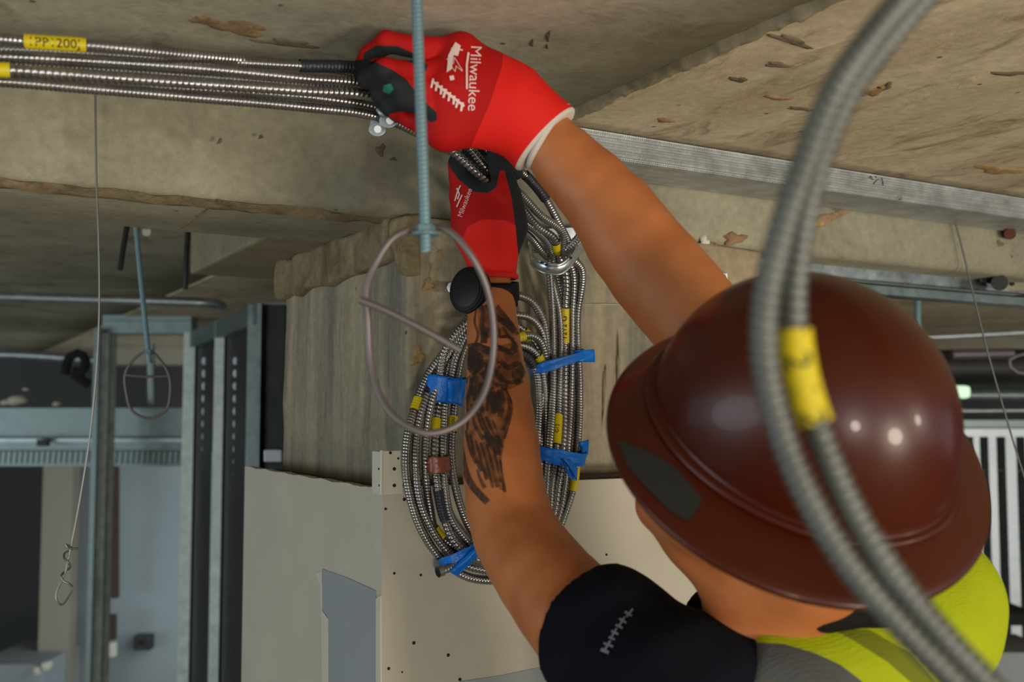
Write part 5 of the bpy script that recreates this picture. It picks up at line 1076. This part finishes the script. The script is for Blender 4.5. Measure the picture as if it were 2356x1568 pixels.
for t in np.linspace(1, 0, 6): br.append(ringv((Ad * 1.0) * (1 - t) + (Ab - .004) * t, (Bd * 1.0) * (1 - t) + (Bb - .004) * t, .001 - .002 * math.sin(t * 3) - .010 * t * t, off * t, .006 * t))
Vr, fr_ = loft(br, False); link('brim', c2w(Vr), fr_, M['hat'], hat, True)
VV = c2w(np.concatenate([Vs, Vr])); ff = fs + [tuple(i + len(Vs) for i in q) for q in fr_]
bvH = BVHTree.FromPolygons([tuple(p) for p in VV], ff)
decal('sticker', [[(1422, 1016), (1440, 1020), (1500, 1042), (1545, 1070), (1595, 1122), (1614, 1148), (1608, 1168), (1582, 1200), (1540, 1175), (1490, 1126), (1444, 1074)]], bvH, M['sticker'], hat, .0008, 14, 'black sticker on the brim')
decal('vent', [[(1712, 1132), (1738, 1138), (1742, 1160), (1716, 1156)]], bvH, M['sticker'], hat, .0008, 10, 'small dark square on the hat')
decal('vent', [[(1530, 985), (1552, 990), (1560, 1022), (1544, 1026)]], bvH, M['sticker'], hat, .0008, 10, 'small dark square on the hat')
for sd in (-1, 1):
    ev = []; ef = []; c0_ = H(.0855, sd * .032, -.052); nu, nv = 14, 9
    for j in range(nv):
        for i in range(nu):
            ph = math.pi * j / (nv - 1); th = 2 * np.pi * i / nu; ev.append(c0_ + .0118 * (math.cos(ph) * HF + math.sin(ph) * (math.cos(th) * HL + math.sin(th) * HU)))
    ef = [(j * nu + i, j * nu + (i + 1) % nu, (j + 1) * nu + (i + 1) % nu, (j + 1) * nu + i) for j in range(nv - 1) for i in range(nu)]
    o = link('eye', c2w(np.array(ev)), ef, [M['bead'], M['hair']], person, True, midx=[1 if k_ < 2 * nu else 0 for k_ in range(len(ef))])
# suspension band and rear hair under the hat
MB().tube(c2w(np.array([H(.098 * math.cos(t), .08 * math.sin(t), -.012) for t in np.linspace(0, 6.2832, 49)])), .004, 8, False).build('headband', M['sticker'], hat, True)
V, Q = blob([ell(H(-.012, 0, .0), HR, (.094, .0805, .098), .01), ell(H(-.05, 0, -.06), HR, (.052, .066, .05), .02), cc(H(-.06, .03, -.095), .028, H(-.065, -.03, -.095), .028, .02), cc(C(1822, 1362, .925), .013, C(1880, 1392, .92), .019, .02), cc(C(1880, 1392, .92), .019, C(2010, 1405, .93), .024, .02)], .0045, [(H(.05, 0, 0), HF)])
o = link('hair', c2w(relax(V, Q, 1)), Q, M['hair'], person, True)

# T-shirt, vest ---------------------------------------------------------
sl_c = C(1372, 1462, 1.02); sax = lu - ls; sax /= np.linalg.norm(sax); sax = C(1335, 1440, 1.04) - C(1500, 1560, .95); sax /= np.linalg.norm(sax)
rc = ru + (rs - ru) * 0.55; rax = ru - rs; rax /= np.linalg.norm(rax)
def torso(e): return [cc(ls, .066 + e, nb + np.array([0, -.042, .03]), .070 + e, .04), cc(rs, .068 + e, nb + np.array([0, -.036, .03]), .070 + e, .04),
    ell(np.array([.27, -.47, -1.03]), I3, (.172 + e, .205 + e, .122 + e), .05), ell(np.array([.27, -.66, -1.03]), I3, (.152 + e, .165 + e, .112 + e), .05), ell(PL + np.array([0, .04, 0]), I3, (.158 + e, .09 + e, .115 + e), .03)]
sh = torso(0) + [cc(C(1300, 1400, 1.06), .060, C(1400, 1470, 1.01), .064, .02), cc(C(1400, 1470, 1.01), .064, ls, .072, .03), cc(rc, .062, rs, .070, .03),
    cc(C(1580, 1556, .95), .045, C(1750, 1566, .95), .044, .03), cc(C(1880, 1530, .96), .046, C(2040, 1500, .97), .05, .03), cc(C(1640, 1420, 1.09), .032, C(1720, 1470, 1.06), .045, .02), cc(nb + np.array([-.035, .0, .01]), .045, nb + np.array([.04, .0, .01]), .048, .02)]
# flat sleeve mouth: plane only trims beyond the mouth, limited by using it on the arm side
V, Q = blob(sh, 0.005, [(C(1368, 1462, 1.03), np.array(sax)), (PL + np.array([0, -.05, 0]), np.array([0, -1.0, 0]))])
V = relax(V, Q, 2); w_ = np.sin(V[:, 0] * 95 + V[:, 1] * 60) * 0.0015 + np.sin(V[:, 1] * 140 - V[:, 0] * 50) * .001; V[:, 2] += w_; V[:, 1] += w_ * .6
ts = link('t_shirt', c2w(V), Q, M['shirt'], person, True); ts['label'] = 'dark navy short-sleeved shirt'
bvS = bvh_of(c2w(V), Q)
decal('sleeve_logo', [stroke([(1384, 1494), (1402, 1502)], 8, 7), stroke([(1390, 1480), (1412, 1488)], 5, 5), stroke([(1390, 1500), (1406, 1474)], 5, 5), stroke([(1402, 1466), (1416, 1472)], 5, 4), stroke([(1408, 1452), (1424, 1460)], 5, 5), stroke([(1406, 1470), (1420, 1446)], 4, 4), stroke([(1418, 1438), (1434, 1446)], 5, 4), stroke([(1426, 1424), (1442, 1434)], 5, 4), stroke([(1424, 1444), (1438, 1420)], 4, 4), stroke([(1438, 1408), (1454, 1418)], 5, 4), stroke([(1442, 1420), (1456, 1402)], 4, 4)], bvS, M['logo'], ts, .0012, 8, 'pale blurred lettering on the sleeve')
ve = torso(.010) + [cc(C(1775, 1570, .95), .048, C(1900, 1552, .95), .050, .03), cc(C(1900, 1535, .95), .052, C(2060, 1490, .96), .056, .03), cc(rs, .080, rs + (ru - rs) * .12, .078, .02)]
V, Q = blob(ve, 0.005, [(C(1720, 1490, .93), np.array([-.80, .55, .2]) / np.linalg.norm([-.80, .55, .2])), (PL + np.array([0, .0, 0]), np.array([0, -1.0, 0]))])
V = relax(V, Q, 2); px = pxof(V)
zg = sdpoly(px, [(1600, 1478), (1700, 1474), (1800, 1478), (1870, 1500), (1935, 1530), (1985, 1568), (2040, 1650), (2050, 2400), (1500, 2400), (1500, 1500)]); zg = np.where(V[:, 2] < -1.08, -0.01, zg)
zt = np.maximum(sdpoly(px, [(1900, 1440), (2000, 1446), (2090, 1500), (2180, 1600), (2130, 1600), (2040, 1520), (1960, 1470)]), -1); zt = np.where(V[:, 2] < -1.08, -0.01, zt)
w_ = np.sin(V[:, 0] * 70 + V[:, 1] * 55) * 0.003; V[:, 2] += w_
vv = link('safety_vest', c2w(V), Q, M['vest'], person, True, attrs={'zone1': zg, 'zone2': zt}); vv['label'] = 'lime mesh safety vest with grey stripe'
# trousers and boots
tr = [ell(PL + np.array([0, .02, 0]), I3, (.166, .11, .122), .04)]; bo_ = []
for sx in (-1, 1):
    hx = .27 + sx * .09; tr += [cc([hx, -.84, -1.02], .096, [hx + sx * .02, -1.25, -1.03], .070, .03), cc([hx + sx * .02, -1.25, -1.03], .070, [hx + sx * .03, -1.60, -1.01], .060, .02)]
V, Q = blob(tr, .007, [([0, -1.62, 0], np.array([0, -1.0, 0]))]); link('trousers', c2w(relax(V, Q, 2)), Q, M['trouser'], person, True)
for sx in (-1, 1):
    hx = .27 + sx * .12; V, Q = blob([cc([hx, -1.55, -1.01], .052, [hx, -1.65, -1.01], .048, .02), cc([hx, -1.655, -.98], .044, [hx - .04, -1.665, -1.15], .040, .02)], .006)
    link('boot', c2w(relax(V, Q, 1)), Q, M['boot'], person, True)
# the platform the person stands on (below the frame)
fz_ = float(c2w(np.array([.27, -1.70, -1.02]))[2]) - 0.004
pf_ = empty('work_platform', np.array([.27, 1.05, 0])); tag(pf_, 'low metal work platform the person stands on, below the frame', 'platform')
def wbox(x0, x1, y0, y1, z0, z1, nm, mt): MB().hexa([(x0, y0, z0), (x1, y0, z0), (x1, y1, z0), (x0, y1, z0), (x0, y0, z1), (x1, y0, z1), (x1, y1, z1), (x0, y1, z1)]).build(nm, mt, pf_, bevel=.003)
wbox(-.05, .62, .72, 1.16, fz_ - .03, fz_, 'deck', M['galv'])
for x in (-.04, .58):
    for y in (.73, 1.12): wbox(x, x + .03, y, y + .03, 0, fz_ - .03, 'leg', M['galv'])
